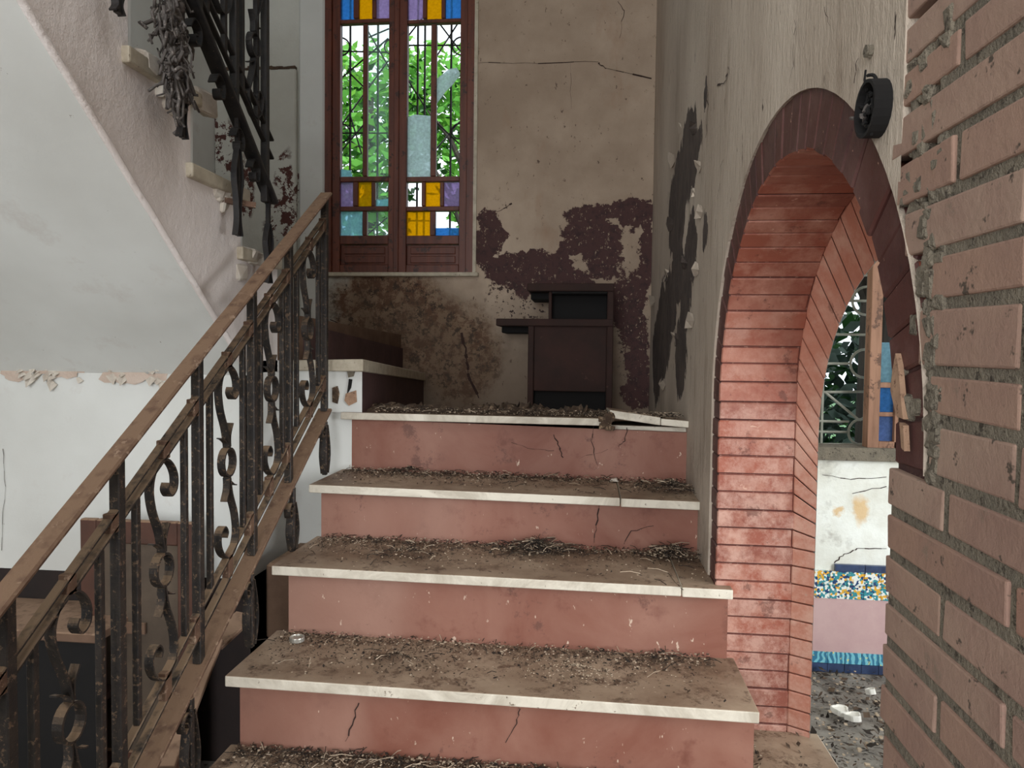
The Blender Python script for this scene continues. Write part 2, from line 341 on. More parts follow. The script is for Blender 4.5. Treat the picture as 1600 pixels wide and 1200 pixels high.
# floors
b = MB(); b.box((XL-.2, -3.6, -.1), (X0, 4.6, 0)); struct(b, 'floor', M['rubble'])
b = MB(); b.box((X0, -3.6, -.1), (3.9, 3.3, 0)); fs = struct(b, 'floor', M['rubble'])
b = MB(); b.box((XL-.3, -3.7, ZT), (3.9, 4.5, ZT+.1)); struct(b, 'ceiling', M['white'])
b = MB(); b.box((XL-.2, -3.6, 0), (XL, 4.4, ZT)); struct(b, 'wall_left', M['white'])
b = MB(); b.box((XL, -3.7, 0), (3.9, -3.6, ZT)); struct(b, 'wall_front', M['white'])
b = MB(); b.box((3.8, -3.6, 0), (3.9, 3.4, ZT)); struct(b, 'wall_side', M['white'])
# back wall with window opening
wa = AY(507, 430, YB); wb = AY(741, 430, YB); wa.x = AY(507, 215, YB).x; wb.x = AY(740, 215, YB).x; WX0, WX1, WZ0 = wa.x, wb.x, (wa.z+wb.z)/2+.01
WZ1 = AY(620, -66, YB).z
b = MB()
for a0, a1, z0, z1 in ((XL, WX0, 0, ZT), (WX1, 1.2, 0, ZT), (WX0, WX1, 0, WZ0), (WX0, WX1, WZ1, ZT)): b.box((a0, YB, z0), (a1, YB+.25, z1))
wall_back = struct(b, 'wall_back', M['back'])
# thickened lower wall at left with a dusty ledge
pa = AY(290, 113, YB); pb = AY(466, 110, YB)
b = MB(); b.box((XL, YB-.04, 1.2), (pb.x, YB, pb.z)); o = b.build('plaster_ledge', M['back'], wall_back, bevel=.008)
b = MB()
for i in range(14):
    t = i/13; x = XL+.03+(pb.x-XL-.06)*t; b.box((x-.02, YB-.045, pb.z-.004), (x+.025, YB-.002, pb.z+U(.004, .016)), 0, .004)
b.build('dust_line', M['leaf1'], wall_back)
# cracks in the back wall (thin open fissures, dark ribbon set just proud)
def crack(pts, plane, parent, w=.004, n=5, mat='crack', off=.002, name='crack'):
    P = []
    for i in range(len(pts)-1):
        for j in range(n):
            t = j/n; P.append((pts[i][0]*(1-t)+pts[i+1][0]*t+U(-1.8, 1.8), pts[i][1]*(1-t)+pts[i+1][1]*t+U(-1.5, 1.5)))
    P.append(pts[-1]); Q = [plane(x, y) for x, y in P]; mb = MB()
    for i in range(len(Q)-1):
        d = (Q[i+1]-Q[i]).normalized(); nn = Vector((1, 0, 0)) if abs(Q[0].x-Q[-1].x) < 1e-6 else Vector((0, 1, 0)); s = d.cross(nn).normalized()*w*.3*U(.3, 1.6)
        e = nn*(-off); mb.face([Q[i]-s+e, Q[i]+s+e, Q[i+1]+s+e, Q[i+1]-s+e])
    return mb.build(name, M[mat], parent)
BW = lambda x, y: AY(x, y, YB)
crack([(935, 97), (948, 108), (1018, 123)], BW, wall_back, .012)
crack([(742, 99), (840, 98), (935, 97)], BW, wall_back, .006)
crack([(722, 520), (730, 560), (734, 590), (748, 622)], BW, wall_back, .02)
crack([(776, 331), (800, 318)], BW, wall_back, .012)
crack([(965, 2), (975, 18), (968, 60)], BW, wall_back, .005)
crack([(515, 500), (560, 520), (585, 530)], BW, wall_back, .006)
crack([(890, 100), (893, 170)], BW, wall_back, .003)
# right wall (pierced by the arch)
CY, A1, B1, ZC = 1.43, .56, .488, 1.25     # arch inner ellipse
A1o, B1o = A1+.092, B1+.1
def ell(t, a, b2): return (CY + a*math.cos(t), ZC + b2*math.sin(t))
b = MB(); xf = X0-.006; xb = X2
NS = 40
ts = [math.pi*i/NS for i in range(NS+1)]
outer = [ell(t, A1o-.004, B1o-.004) for t in ts]     # t=0 far side, pi near side
y_near = .862
def wq(y0, z0, y1, z1, x=xf, mi=0): b.face([(x, y0, z0), (x, y1, z0), (x, y1, z1), (x, y0, z1)], mi)
NZ = 26
# far part
wq(outer[0][0], 0, YB, ZT)
for i in range(NS):
    (ya, za), (yb, zb) = outer[i], outer[i+1]
    if yb < y_near:
        t = (ya-y_near)/(ya-yb+1e-9)
        if ya <= y_near: break
        yb, zb = y_near, za+(zb-za)*t
    b.face([(xf, yb, zb), (xf, ya, za), (xf, ya, ZT), (xf, yb, ZT)])
    if yb == y_near: break
b.face([(xf, outer[0][0], 0), (xf, outer[0][0], outer[0][1]), (xf, outer[0][0]+.0001, outer[0][1]), (xf, outer[0][0]+.0001, 0)])
ot = [ell(t, A1o, B1o) for t in ts]
# thickness at the ring's edge
for i in range(NS): b.face([(xf, *outer[i]), (xf, *outer[i+1]), (X0+.06, *outer[i+1]), (X0+.06, *outer[i])])
b.face([(xf, outer[0][0], 0), (xf, *outer[0]), (X0+.06, *outer[0]), (X0+.06, outer[0][0], 0)])
b.face([(xf, y_near, 1.6), (xf, y_near, ZT), (X0+.05, y_near, ZT), (X0+.05, y_near, 1.6)])
# back face towards the side room, with hole of the second arch
A2, B2, Z2C = .53, .443, 1.159
in2 = [(CY+A2*math.cos(t), Z2C+B2*math.sin(t)) for t in ts]
b.face([(xb, in2[0][0], 0), (xb, YB, 0), (xb, YB, ZT), (xb, in2[0][0], ZT)], 1)
for i in range(NS): b.face([(xb, *in2[i]), (xb, *in2[i+1]), (xb, in2[i+1][0], ZT), (xb, in2[i][0], ZT)], 1)
b.face([(xb, -3.6, 0), (xb, in2[-1][0], 0), (xb, in2[-1][0], ZT), (xb, -3.6, ZT)], 1)
wall_right = struct(b, 'wall_right', [M['rightp'], M['white']])
RW = lambda x, y: AX(x, y, xf)
for pts, w in (([(1140, 105), (1135, 128), (1122, 135)], .006), ([(1106, 140), (1108, 165), (1104, 215)], .008), ([(1245, 30), (1243, 95), (1236, 130)], .003), ([(1345, 80), (1338, 130)], .003), ([(1130, 250), (1122, 310)], .003), ([(1290, 10), (1300, 40)], .003)):
    crack(pts, RW, wall_right, w, off=.003)
# peeling plaster flakes standing off the right wall
for px, py, s in [(1050, 250, 10), (1092, 260, 8), (1094, 330, 9), (1048, 350, 9), (1088, 420, 9), (1042, 430, 8), (1080, 500, 10), (1056, 530, 9), (1020, 470, 7), (1085, 200, 8), (1062, 200, 7), (1036, 600, 8), (1084, 300, 6), (1070, 410, 8)]:
    s *= .6; f = MB(); q = [RW(px+U(-s, s)*.5, py+dy) for dy in (-s*2.2, 0, s*2.2)]; q2 = [RW(px+s*.6, py-s*1.6), RW(px+s*.9, py+s*.3), RW(px+s*.4, py+s*2)]
    off = [Vector((-U(.004, .02), 0, 0)) for _ in range(3)]
    f.face([q[0]+off[0], q[1]+off[1], q2[1]+Vector((-.001, 0, 0)), q2[0]+Vector((-.001, 0, 0))]); f.face([q[1]+off[1], q[2]+off[2], q2[2]+Vector((-.001, 0, 0)), q2[1]+Vector((-.001, 0, 0))])
    f.build('plaster_flake', M['rightp'], wall_right)
# ---------------- arch: voussoirs, one brick each
arch = thing('brick_arch', (X0, CY, .36), 'brick archway painted red inside with a maroon border, right of the stairs', 'archway')
def vous(y0, z0, Y0, Z0, y1, z1, Y1, Z1, g=.0012, face_mi=0, j=.003):
    # inner points (y,z), outer points (Y,Z); brick shrunk by g for the joint
    a = Vector((y0, z0)); A = Vector((Y0, Z0)); c = Vector((y1, z1)); Cc = Vector((Y1, Z1)); d = (c-a).normalized()*g
    a, A, c, Cc = a+d, A+d, c-d, Cc-d; n = (A-a).normalized()*U(-j, j)*.8; a = a+n; c = c+n
    x0 = X0 + U(-.002, .002); x1 = X1 + U(-.003, .003)
    mb = MB(); k = [(x0, *a), (x1, *a), (x0, *A), (x1, *A), (x0, *c), (x1, *c), (x0, *Cc), (x1, *Cc)]
    mb.hexa(k); mb.m = [0]*6
    # face toward -x is index 4
    mb.m[4] = mb.m[0] = mb.m[1] = 1
    return mb.build('brick', [M['reveal'], M['ring']], arch, bevel=.003)
nj = 25; zlist = [ZC - i*.0486 for i in range(nj+1)]
def splay(p0, p1, q0, q1, g=.0018):
    a = Vector((X1, *p0)); c = Vector((X1, *p1)); A = Vector((X2, *q0)); Cc = Vector((X2, *q1)); d = (c-a).normalized()*g; d2 = (Cc-A).normalized()*g
    a, c, A, Cc = a+d, c-d, A+d2, Cc-d2; ctr = Vector((0, CY, ZC)); 
    def outw(v, s=.05):
        o = Vector((0, v.y-CY, max(v.z-ZC, 0))); o = o.normalized() if o.length > 0 else Vector((0, 0, 1)); return v+o*s
    mb = MB(); k = [a, A, outw(a, .09), outw(A, .03)] + [c, Cc, outw(c, .09), outw(Cc, .03)]
    mb.hexa(k); return mb.build('brick', M['splay'], arch, bevel=.002)
fz = lambda z: z if z < .85 else .85+(z-.85)*(Z2C-.85)/(ZC-.85)
for i in range(nj):
    z0, z1 = zlist[i+1], zlist[i]
    vous(CY+A1, z0, CY+A1o, z0, CY+A1, z1, CY+A1o, z1)
    splay((CY+A1, z0), (CY+A1, z1), (CY+A2, fz(z0)), (CY+A2, fz(z1)))
# arch curve: equal arc lengths
fine = [math.pi*i/400 for i in range(401)]; acc = [0]
for i in range(400):
    p, q = ell(fine[i], A1, B1), ell(fine[i+1], A1, B1); acc.append(acc[-1]+math.hypot(p[0]-q[0], p[1]-q[1]))
NV = int(acc[-1]/.0495); cuts = [0]
k = 0
for i in range(1, NV+1):
    while acc[k] < acc[-1]*i/NV - 1e-9: k += 1
    cuts.append(fine[k])
for i in range(NV):
    t0, t1 = cuts[i], cuts[i+1]; p0, p1 = ell(t0, A1, B1), ell(t1, A1, B1); o0, o1 = ell(t0, A1o, B1o), ell(t1, A1o, B1o)
    vous(*p0, *o0, *p1, *o1)
for i in range(26):
    t0, t1 = math.pi*i/26, math.pi*(i+1)/26
    splay(ell(t0, A1, B1), ell(t1, A1, B1), (CY+A2*math.cos(t0), Z2C+B2*math.sin(t0)), (CY+A2*math.cos(t1), Z2C+B2*math.sin(t1)))
# mortar behind the voussoirs
mb = MB(); e = .004
pin = [(CY+A1+e, 0)] + [ell(t, A1+e, B1+e) for t in ts] + [(CY-A1-e, 0)]
pou = [(CY+A1o-.002, 0)] + [ell(t, A1o-.002, B1o-.002) for t in ts] + [(CY-A1o+.002, 0)]
for i in range(len(pin)-1):
    (a, c), (A, C2) = pin[i], pou[i]; (a1, c1), (A_, C_) = pin[i+1], pou[i+1]
    x0, x1 = X0+.004, X1+.004
    mb.face([(x0, a, c), (x0, a1, c1), (x0, A_, C_), (x0, A, C2)], 1); mb.face([(x0, a, c), (x1, a, c), (x1, a1, c1), (x0, a1, c1)])
mb.build('mortar_bed', [M['redmortar'], M['ringmortar']], arch)
# near side: rough maroon brick toothing between ring and brick wall is part of ring above; jamb below springing
# ---------------- near brick wall
bw = thing('brick_pier', (X0, .45, 0), 'rough pinkish brick wall end with thick grey mortar joints, nearest on the right', 'brick wall')
mb = MB()
yn0 = -1.2
def bline(y1450):     # bed joint line through (1450,y) on the wall plane, slightly out of level
    p = AX(1450, y1450, X0); return p.z, p.y
tilt = .016
rows_px = [-75, 10, 82, 152, 231, 314, 400, 478, 578, 653, 745, 826, 903, 985, 1060, 1138, 1215]
rows = [bline(y) for y in rows_px]
starts = {0: 1402, 1: 1402, 2: 1402, 3: 1404, 4: 1411, 5: 1420, 6: 1462, 7: 1443, 8: 1458, 9: 1455}
def zrow(i, y): z, yy = rows[i]; return z + (y-yy)*tilt
nb = 0
for i in range(len(rows)-1):
    st = starts.get(i, None)
    ys = AX(st, (rows_px[i]+rows_px[i+1])/2, X0).y if st else .872 + U(-.004, .004)
    odd = i % 2 == 0
    if i in (0, 2, 4, 6+100): pass
    yj = .738 if odd else .622          # first head joint
    if i == 6 or i == 8: yj = .738-.12
    edges = [ys]
    y = yj
    if ys - y < .03: y -= .235
    while y > yn0: edges.append(y); y -= .236
    for k in range(len(edges)-1):
        a, c = edges[k]-(.0055 if k else 0), edges[k+1]+.0055
        if a < -.35: continue
        g = .0055; f = MB(); dx = U(-.002, .0006)
        cs = []
        for z_of in (1, 0):
            for x in (0, 1): pass
        lo = lambda yy: zrow(i+1, yy)+g; hi = lambda yy: zrow(i, yy)-g
        j = lambda: U(-.0015, .0015)
        c8 = [(X0-.004+dx, c, lo(c)+j()), (X0+.1, c, lo(c)), (X0-.004+dx+j(), a, lo(a)+j()), (X0+.1, a, lo(a)), (X0-.004+dx+j(), c, hi(c)+j()), (X0+.1, c, hi(c)), (X0-.004+dx, a, hi(a)+j()), (X0+.1, a, hi(a))]
        # the hexa helper wants x fastest then y ascending
        f.hexa(c8); f.build('brick', M['brick'], bw, bevel=.0025, seg=2); nb += 1
# bricks above/below/behind the view: joined, still real blocks
f = MB()
def far_rows(zs, ze):
    z = zs; i = 0
    while z < ze:
        y = .86 if z < 1.25 else .76
        y -= .118*(i % 2); 
        if i % 2: f.box((X0-.003, y+.01, z+.005), (X0+.08, .86 if z < 1.25 else .76, z+.048))
        while y > yn0:
            f.box((X0-.003+U(-.002, .002), y-.226, z+.005), (X0+.08, y, z+.048)); y -= .236
        z += .053; i += 1
zlow, zhigh = zrow(len(rows)-1, .5), zrow(0, .5)
far_rows(max(0, zlow-.053*int(zlow/.053)), zlow-.03); far_rows(zhigh+.02, ZT-.06)
y = -.38
while y > -1.2:
    z = zlow
    while z < zhigh-.03: f.box((X0-.003, y-.22, z+.005), (X0+.08, y, z+.048)); z += .053
    y -= .236
o = f.build('brick_courses', M['brick'], bw); o['kind'] = 'stuff'
mb.box((X0-.0022, -3.6, 0), (X2, .866, ZC-.03)); mb.box((X0-.0022, -3.6, ZC-.03), (X2-.002, .775, ZT)); mb.box((X0+.02, .775, 1.86), (X2-.002, .865, ZT))
mb.build('mortar_core', M['mortar'], bw)
# rough mortar between ring and bricks
mb = MB()
for k in range(170):
    z = U(ZC, 1.72); yo = .86
    for t in ts:
        yy, zz = ell(t, A1o, B1o)
        if t > math.pi/2 and abs(zz-z) < .02: yo = min(yo, yy)
    if z > 1.84: yo = .87
    y1 = U(.765, yo); h = U(.006, .014); mb.box((X0-U(.001, .006), y1-U(.006, .014), z-h), (X0+.03, min(y1+U(.004, .012), .873), z+h), 0, .004)
o = mb.build('mortar_lump', M['mortar'], bw, bevel=.004); o['kind'] = 'stuff'
tag(bw, kind=None)
# ---------------- staircase lower flight
x430 = AY(430, 567, D5).x
st = thing('staircase', (-.27, 1.7, 0), 'lower flight of wide marble treads with red-painted risers, covered in debris', 'staircase')
Zt = {1: .36, 2: None, 3: None, 4: None, 5: None}
Dd = {1: 1.41, 2: 1.69, 3: 1.95, 4: 2.25, 5: D5}
LP = {2: (351, 1056), 3: (424, 884), 4: (482, 757), 5: (532, 644)}; RP = {2: (1187, 1113), 3: (1146, 921), 4: (1086, 783), 5: (1073, 657)}
XLn = {}; XRn = {}; ZL = {}; ZR = {}
for k in (2, 3, 4, 5):
    a, c = AY(*LP[k], Dd[k]), AY(*RP[k], Dd[k]); XLn[k], XRn[k], ZL[k], ZR[k] = a.x, c.x, a.z, c.z
ZL[1] = ZR[1] = .362; XLn[1] = -.9; XRn[1] = .41
ZL[0] = ZR[0] = .18; Dd[0] = 1.12; XLn[0] = -.9; XRn[0] = .345
for k in (4, 5): XRn[k] = .349
TH = {0: .03, 1: .03, 2: .028, 3: .027, 4: .027, 5: .026}
def tread(k, x0, x1, y0, y1, z00, z10, z01, z11, th, parent, name='tread', mat='marble'):
    f = MB(); f.hexa([(x0, y0, z00-th), (x1, y0, z10-th), (x0, y1, z01-th), (x1, y1, z11-th), (x0, y0, z00), (x1, y0, z10), (x0, y1, z01), (x1, y1, z11)])
    return f.build(name, M[mat], parent, bevel=.003, seg=2)
def zt(k, x): t = (x-XLn[k])/(XRn[k]-XLn[k]); return ZL[k]+(ZR[k]-ZL[k])*t
splitx = {4: AY(970, 770, 2.25).x, 3: AY(1066, 905, 1.95).x}
for k in (0, 1, 2, 3, 4):
    yb = Dd[k+1]+.045; pcs = [(XLn[k], XRn[k])]
    if k in splitx: pcs = [(XLn[k], splitx[k]-.002), (splitx[k]+.001, XRn[k])]
    for n_, (a, c) in enumerate(pcs):
        dz = -.002*n_
        if k == 3 and n_ == 1: yb = 1.989; 
        tread(k, a, c, Dd[k]+.002*n_, yb, zt(k, a)+dz, zt(k, c)+dz, zt(k, a)+dz, zt(k, c)+dz, TH[k], st)
    if k == 3: tread(k, splitx[3]+.001, .35, 1.985, Dd[4]+.045, zt(3, .3)-.002, zt(3, .35)-.002, zt(3, .3)-.002, zt(3, .35)-.002, TH[3], st)
# landing: main slab + displaced broken slab at right
zb = AY(720, 637, YB).z; zbk = zb
xs = AY(950, 650, D5).x; xs2 = AY(955, 645, D5).x; xs3 = AY(1032, 655, D5).x
tread(5, XLn[5], xs, D5, YB, ZL[5], zt(5, xs), zb, zb, .026, st, 'landing_slab')
q = [AY(952, 641, D5), AY(1032, 652, D5), AY(1073, 658, D5)]
tread(5, xs+.006, xs3, D5-.004, D5+.5, q[0].z+.002, q[1].z, q[0].z-.025, q[1].z-.03, .028, st, 'broken_slab')
tread(5, xs3+.002, .349, D5+.002, D5+.5, q[1].z-.004, q[2].z, q[1].z-.034, q[2].z-.03, .024, st, 'broken_slab')
tread(5, xs, .349, D5+.06, YB, ZL[5]-.03, ZL[5]-.034, zb-.02, zb-.02, .03, st, 'landing_slab')
# risers
def riser(k, x0, x1, y, zlo0, zlo1, zhi0, zhi1, parent, mat='riser', th=.02):
    f = MB(); f.hexa([(x0, y, zlo0), (x1, y, zlo1), (x0, y+th, zlo0), (x1, y+th, zlo1), (x0, y, zhi0), (x1, y, zhi1), (x0, y+th, zhi0), (x1, y+th, zhi1)])
    return f.build('riser', M[mat], parent)
rl = {2: AY(375, 1100, Dd[2]+.035).x, 3: AY(451, 940, Dd[3]+.035).x, 4: AY(502, 800, Dd[4]+.035).x, 5: AY(548, 690, D5+.035).x}
rl[1] = -.865; rl[0] = -.865
rr = {0: .349, 1: .349, 2: AY(1178, 1150, Dd[2]+.035).x, 3: AY(1137, 960, Dd[3]+.035).x, 4: .349, 5: .349}
R_ = {}
for k in range(6):
    lo = 0 if k == 0 else ZL[k-1]; lo1 = 0 if k == 0 else zt(k-1, min(rr[k], XRn[k-1]))
    R_[k] = riser(k, rl[k], rr[k], Dd[k]+.035, lo-.002, lo1-.002, zt(k, rl[k])-TH[k], zt(k, rr[k])-TH[k]-(.02 if k == 5 else 0), st)
def rc(k, pts, w=.004):
    crack(pts, lambda x, y: AY(x, y, Dd[k]+.035), R_[k], w, 4, off=.0015)
rc(2, [(560, 1097), (553, 1125), (540, 1158)]); rc(2, [(812, 1108), (806, 1130), (790, 1160)], .003)
rc(4, [(938, 787), (932, 820), (928, 848)], .005); rc(5, [(928, 664), (924, 690), (934, 728)], .006); rc(5, [(800, 692), (835, 702), (866, 704)], .002); rc(5, [(905, 716), (950, 702)], .002); rc(5, [(980, 667), (976, 690), (966, 698)], .004)
rc(5, [(866, 680), (875, 700), (880, 715)], .007); rc(4, [(1020, 820), (985, 830), (975, 850)], .003)
# cracks across treads
crack([(1040, 893), (1060, 915), (1068, 922)], lambda x, y: AZ(x, y, ZR[3]+.0015), st, .004, 4, off=0)
# inner structure, void and side plates
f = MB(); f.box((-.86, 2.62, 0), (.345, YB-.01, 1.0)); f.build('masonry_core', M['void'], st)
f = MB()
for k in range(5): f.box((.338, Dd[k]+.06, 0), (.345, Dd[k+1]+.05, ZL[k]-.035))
f.build('inner_wall', M['void'], st)
f = MB(); f.box((x430+.001, D5+.034, .62), (rl[5]+.004, D5+.05, 1.151)); f.build('end_block', M['white'], st)
f = MB(); f.box((rl[4]-.002, 2.30, ZL[3]), (rl[4]+.02, D5+.03, ZL[4]-.03)); f.build('side_plate', M['dustwood'], st)
# threshold slab of the arch
th = thing('threshold_slab', (.5, 1.4, .33), 'dusty stone slab lying in the archway at the foot of the jamb', 'threshold')
pA = AZ(1243, 1087, .362); pB = AZ(1310, 1191, .362)
f = MB(); f.hexa([(.30, .872, .332), (pB.x+.012, .872, .332), (.30, CY+A1-.001, .332), (pA.x, CY+A1-.001, .332), (.30, .872, .36), (pB.x+.012, .872, .36), (.30, CY+A1-.001, .36), (pA.x, CY+A1-.001, .36)])
f.build('slab', M['marble'], th, bevel=.004)
f = MB(); f.box((.352, .874, 0), (pA.x-.02, CY+A1-.004, .332)); f.build('base', M['mortar'], th)
# ---------------- upper flight structure (plane x = XU)
XU = -1.10
uf = thing('upper_staircase', (XU, 2.3, 1.3), 'upper flight rising to the left with a rough white sloping side and chipped marble steps', 'staircase')
# steps rising towards the left from the landing
w1f = AY(567, 561, D5); w1b = AY(665, 583, YB-.0); zf1 = w1f.z; xr1 = w1f.x; xr1b = w1b.x
f = MB(); t = .045
zs1 = AY(430, 563, D5).z
x430 = AY(430, 567, D5).x
f.hexa([(x430, D5, zs1-t*.8), (xr1, D5, zf1-t), (x430, YB, w1b.z+.01-t), (xr1b, YB, w1b.z-t), (x430, D5, zs1), (xr1, D5, zf1), (x430, YB, w1b.z+.01), (xr1b, YB, w1b.z)])
f.build('tread', M['sill'], uf, bevel=.003)
rb = .03
f = MB(); f.hexa([(x430, D5+.03, 1.151), (xr1-.012, D5+.03, 1.151), (x430, YB, 1.0), (xr1b-.012, YB, 1.0), (x430, D5+.03, zs1-.03), (xr1-.012, D5+.03, zf1-t+.003), (x430, YB, w1b.z-.03), (xr1b-.012, YB, w1b.z-t+.003)])
f.m = [0, 0, 1, 1, 0, 0]; f.build('step_block', [M['maroon'], M['white']], uf)
for pts, mt in (([(519, 606), (527, 603), (530, 615), (527, 631), (519, 628)], 'dirt'), ([(541, 574), (556, 575), (552, 588), (544, 590)], 'mortar'), ([(545, 592), (550, 593), (548, 606), (542, 616)], 'void'), ([(540, 615), (556, 610), (557, 628), (545, 634), (538, 626)], 'tanplaster')):
    f = MB(); q = [AY(x, y, D5+.024) for x, y in pts]; q2 = [v+Vector((0, .01, 0)) for v in q]; f.face(q[::-1])
    for i in range(len(q)): f.face([q[i], q[(i+1) % len(q)], q2[(i+1) % len(q)], q2[i]])
    f.build('plaster_scar', M[mt], uf)
# second step riser (maroon), facing +x
s2f = AX(505, 510, XU); s2b = AX(578, 533, XU)
f = MB(); f.hexa([(XU-.3, D5+.2, 1.2), (XU, D5+.2, 1.2), (XU-.3, YB, 1.2), (XU, YB, 1.2), (XU-.3, D5+.2, s2f.z), (XU, D5+.2, s2f.z), (XU-.3, YB, s2b.z-.03), (XU, YB, s2b.z-.03)])
f.build('riser', M['maroon'], uf)
f = MB(); f.hexa([(XL, YA+.045, 1.2), (XU-.021, YA+.045, 1.2), (XL, YB, 1.2), (XU-.021, YB, 1.2), (XL, YA+.045, 1.52), (XU-.021, YA+.045, 1.52), (XL, YB, 1.50), (XU-.01, YB, 1.48)]); f.build('landing', M['dustwood'], uf)
# side face of the flight: sawtooth top, straight bottom
P = lambda x, y: AX(x, y, XU)
bot = [P(-200, -372), P(30, 0), P(190, 258), P(300, 436), P(364, 545), P(376, 567)]
k1, k2, k3 = P(380, 388), P(290, 253), P(196, 74)
zs = [1.73, k1.z, k2.z, k3.z]
dA, dB_, dC = P(380, 388).y, P(298, 253).y, P(200, 74).y
dz = k3.z-k2.z; dy = dB_-dC
tops = [(YA+.05, 1.50), (YA+.05, k1.z-.03), (dB_+.0, k1.z-.03+.0), (dB_, k2.z-.02), (dC, k2.z-.02), (dC, k3.z-.02), (dC-dy, k3.z-.02), (dC-dy, k3.z+dz-.02), (dC-2*dy, k3.z+dz-.02), (dC-2*dy, k3.z+2*dz-.02), (dC-3*dy, k3.z+2*dz-.02)]
yend = dC-3*dy
def zbot(y):
    a, c = bot[1], bot[4]; return a.z+(c.z-a.z)*(y-a.y)/(c.y-a.y)
yK = P(376, 388).y; yEnd = yK+.27
f = MB(); ysb = sorted(set([yend, dC-2*dy, dC-dy, dC, dB_, yK, YA, yEnd]))
def ztop(y):
    if y > yK: return k1.z-.02
    if y > dB_: return k2.z-.02
    return k3.z-.02+dz*(math.ceil((dB_-y)/dy-1e-6)-1)
def spl(y0, y1, z1t):
    n = 10
    for i in range(n):
        a = y0+(y1-y0)*i/n; c = y0+(y1-y0)*(i+1)/n; za, zc = (zbot(a), zbot(c)) if y1 <= YA+.001 else (1.30, 1.30)
        f.face([(XU, a, za), (XU, c, zc), (XU, c, z1t), (XU, a, z1t)])
for i in range(len(ysb)-1): spl(ysb[i], ysb[i+1], ztop((ysb[i]+ysb[i+1])/2))
side = f.build('stringer', M['stringer'], uf)
f = MB()   # soffit (smooth underside), plus lower end
a, c = yend, YA
f.hexa([(XL, a, zbot(a)), (XU-.004, a, zbot(a)), (XL, c, zbot(c)), (XU-.004, c, zbot(c)), (XL, a, zbot(a)+.08), (XU-.004, a, zbot(a)+.08), (XL, c, zbot(c)+.08), (XU-.004, c, zbot(c)+.08)])
f.build('soffit', M['white'], uf)
f = MB()   # rounded lower lip along the stringer
pts = [Vector((XU+.002, yend+(YA-.02-yend)*i/30, zbot(yend+(YA-.02-yend)*i/30)+U(0, .004))) for i in range(31)]
f.tube(pts, .009, 6); f.build('edge_bead', M['stringer'], uf, smooth=True)
# marble treads with chipped ends and risers of the upper flight
tz = [k1.z, k2.z, k3.z, k3.z+dz, k3.z+2*dz]; ty = [(yK, yEnd), (dB_, yK+.03), (dC, dB_+.03), (dC-dy, dC+.03), (dC-2*dy, dC-dy+.03)]
for i in range(5):
    z = tz[i]; y0, y1 = ty[i]; y0 = y0-.025
    f = MB(); 
    f.hexa([(XL, y0, z-.04), (XU+.02, y0, z-.04), (XL, y1, z-.04), (XU+.02, y1, z-.038), (XL, y0, z), (XU+.02, y0, z), (XL, y1, z), (XU+.02, y1, z)])
    f.build('tread', M['sill'], uf, bevel=.005, seg=2)
    if i < 4: 
        f = MB(); f.box((XL, ty[i][0]-.01, z-.01), (XU-.001, ty[i][0]+.012, tz[i+1]-.03)); f.build('riser', M['white'], uf)
# broken marble and mortar bits along the stringer
for (px, py, w, h, d) in [(255, 140, 11, 9, .03), (318, 160, 14, 11, .03), (240, 108, 10, 9, .03), (262, 160, 8, 8, .02), (395, 400, 10, 8, .04), (345, 302, 9, 8, .03), (376, 424, 8, 12, .02), (228, 98, 9, 7, .03), (385, 392, 8, 6, .03), (350, 320, 7, 9, .02), (338, 300, 6, 6, .03)]:
    a, c = AX(px-w, py+h, XU), AX(px+w, py-h, XU); f = MB(); f.box((XU-.02, a.y, a.z), (XU+d*.5, c.y, c.z), 0, .012); f.build('marble_chip', M['plasterchip'], uf, bevel=.006)
f = MB(); a = AX(345, 312, XU); c = AX(372, 319, XU); f.beam(a+Vector((.0, 0, 0)), (XU+.09, a.y+.04, a.z-.01), .016, .016, (0, 0, 1)); o = f.build('rusty_stub', M['dustyiron'], uf)
# ---------------- alcove wall under the upper flight
zso = zbot(YA); f = MB(); f.box((XL, YA, .62), (XU-.002, YA+.04, 1.5)); f.box((XU-.02, YA, .62), (XU, D5+.1, 1.34)); f.box((XU+.0, D5+.05, .62), (-.86, D5+.12, zs1-.04))
alc = struct(f, 'wall_alcove', M['white'])
f = MB(); f.box((XL, YA-.003, 0), (XU+.003, YA+.11, .62)); f.box((XU-.02, YA, 0), (XU+.003, D5+.1, .62)); f.box((XU, D5+.047, 0), (-.86, D5+.11, .62)); f.build('dado', M['dadodark'], alc)
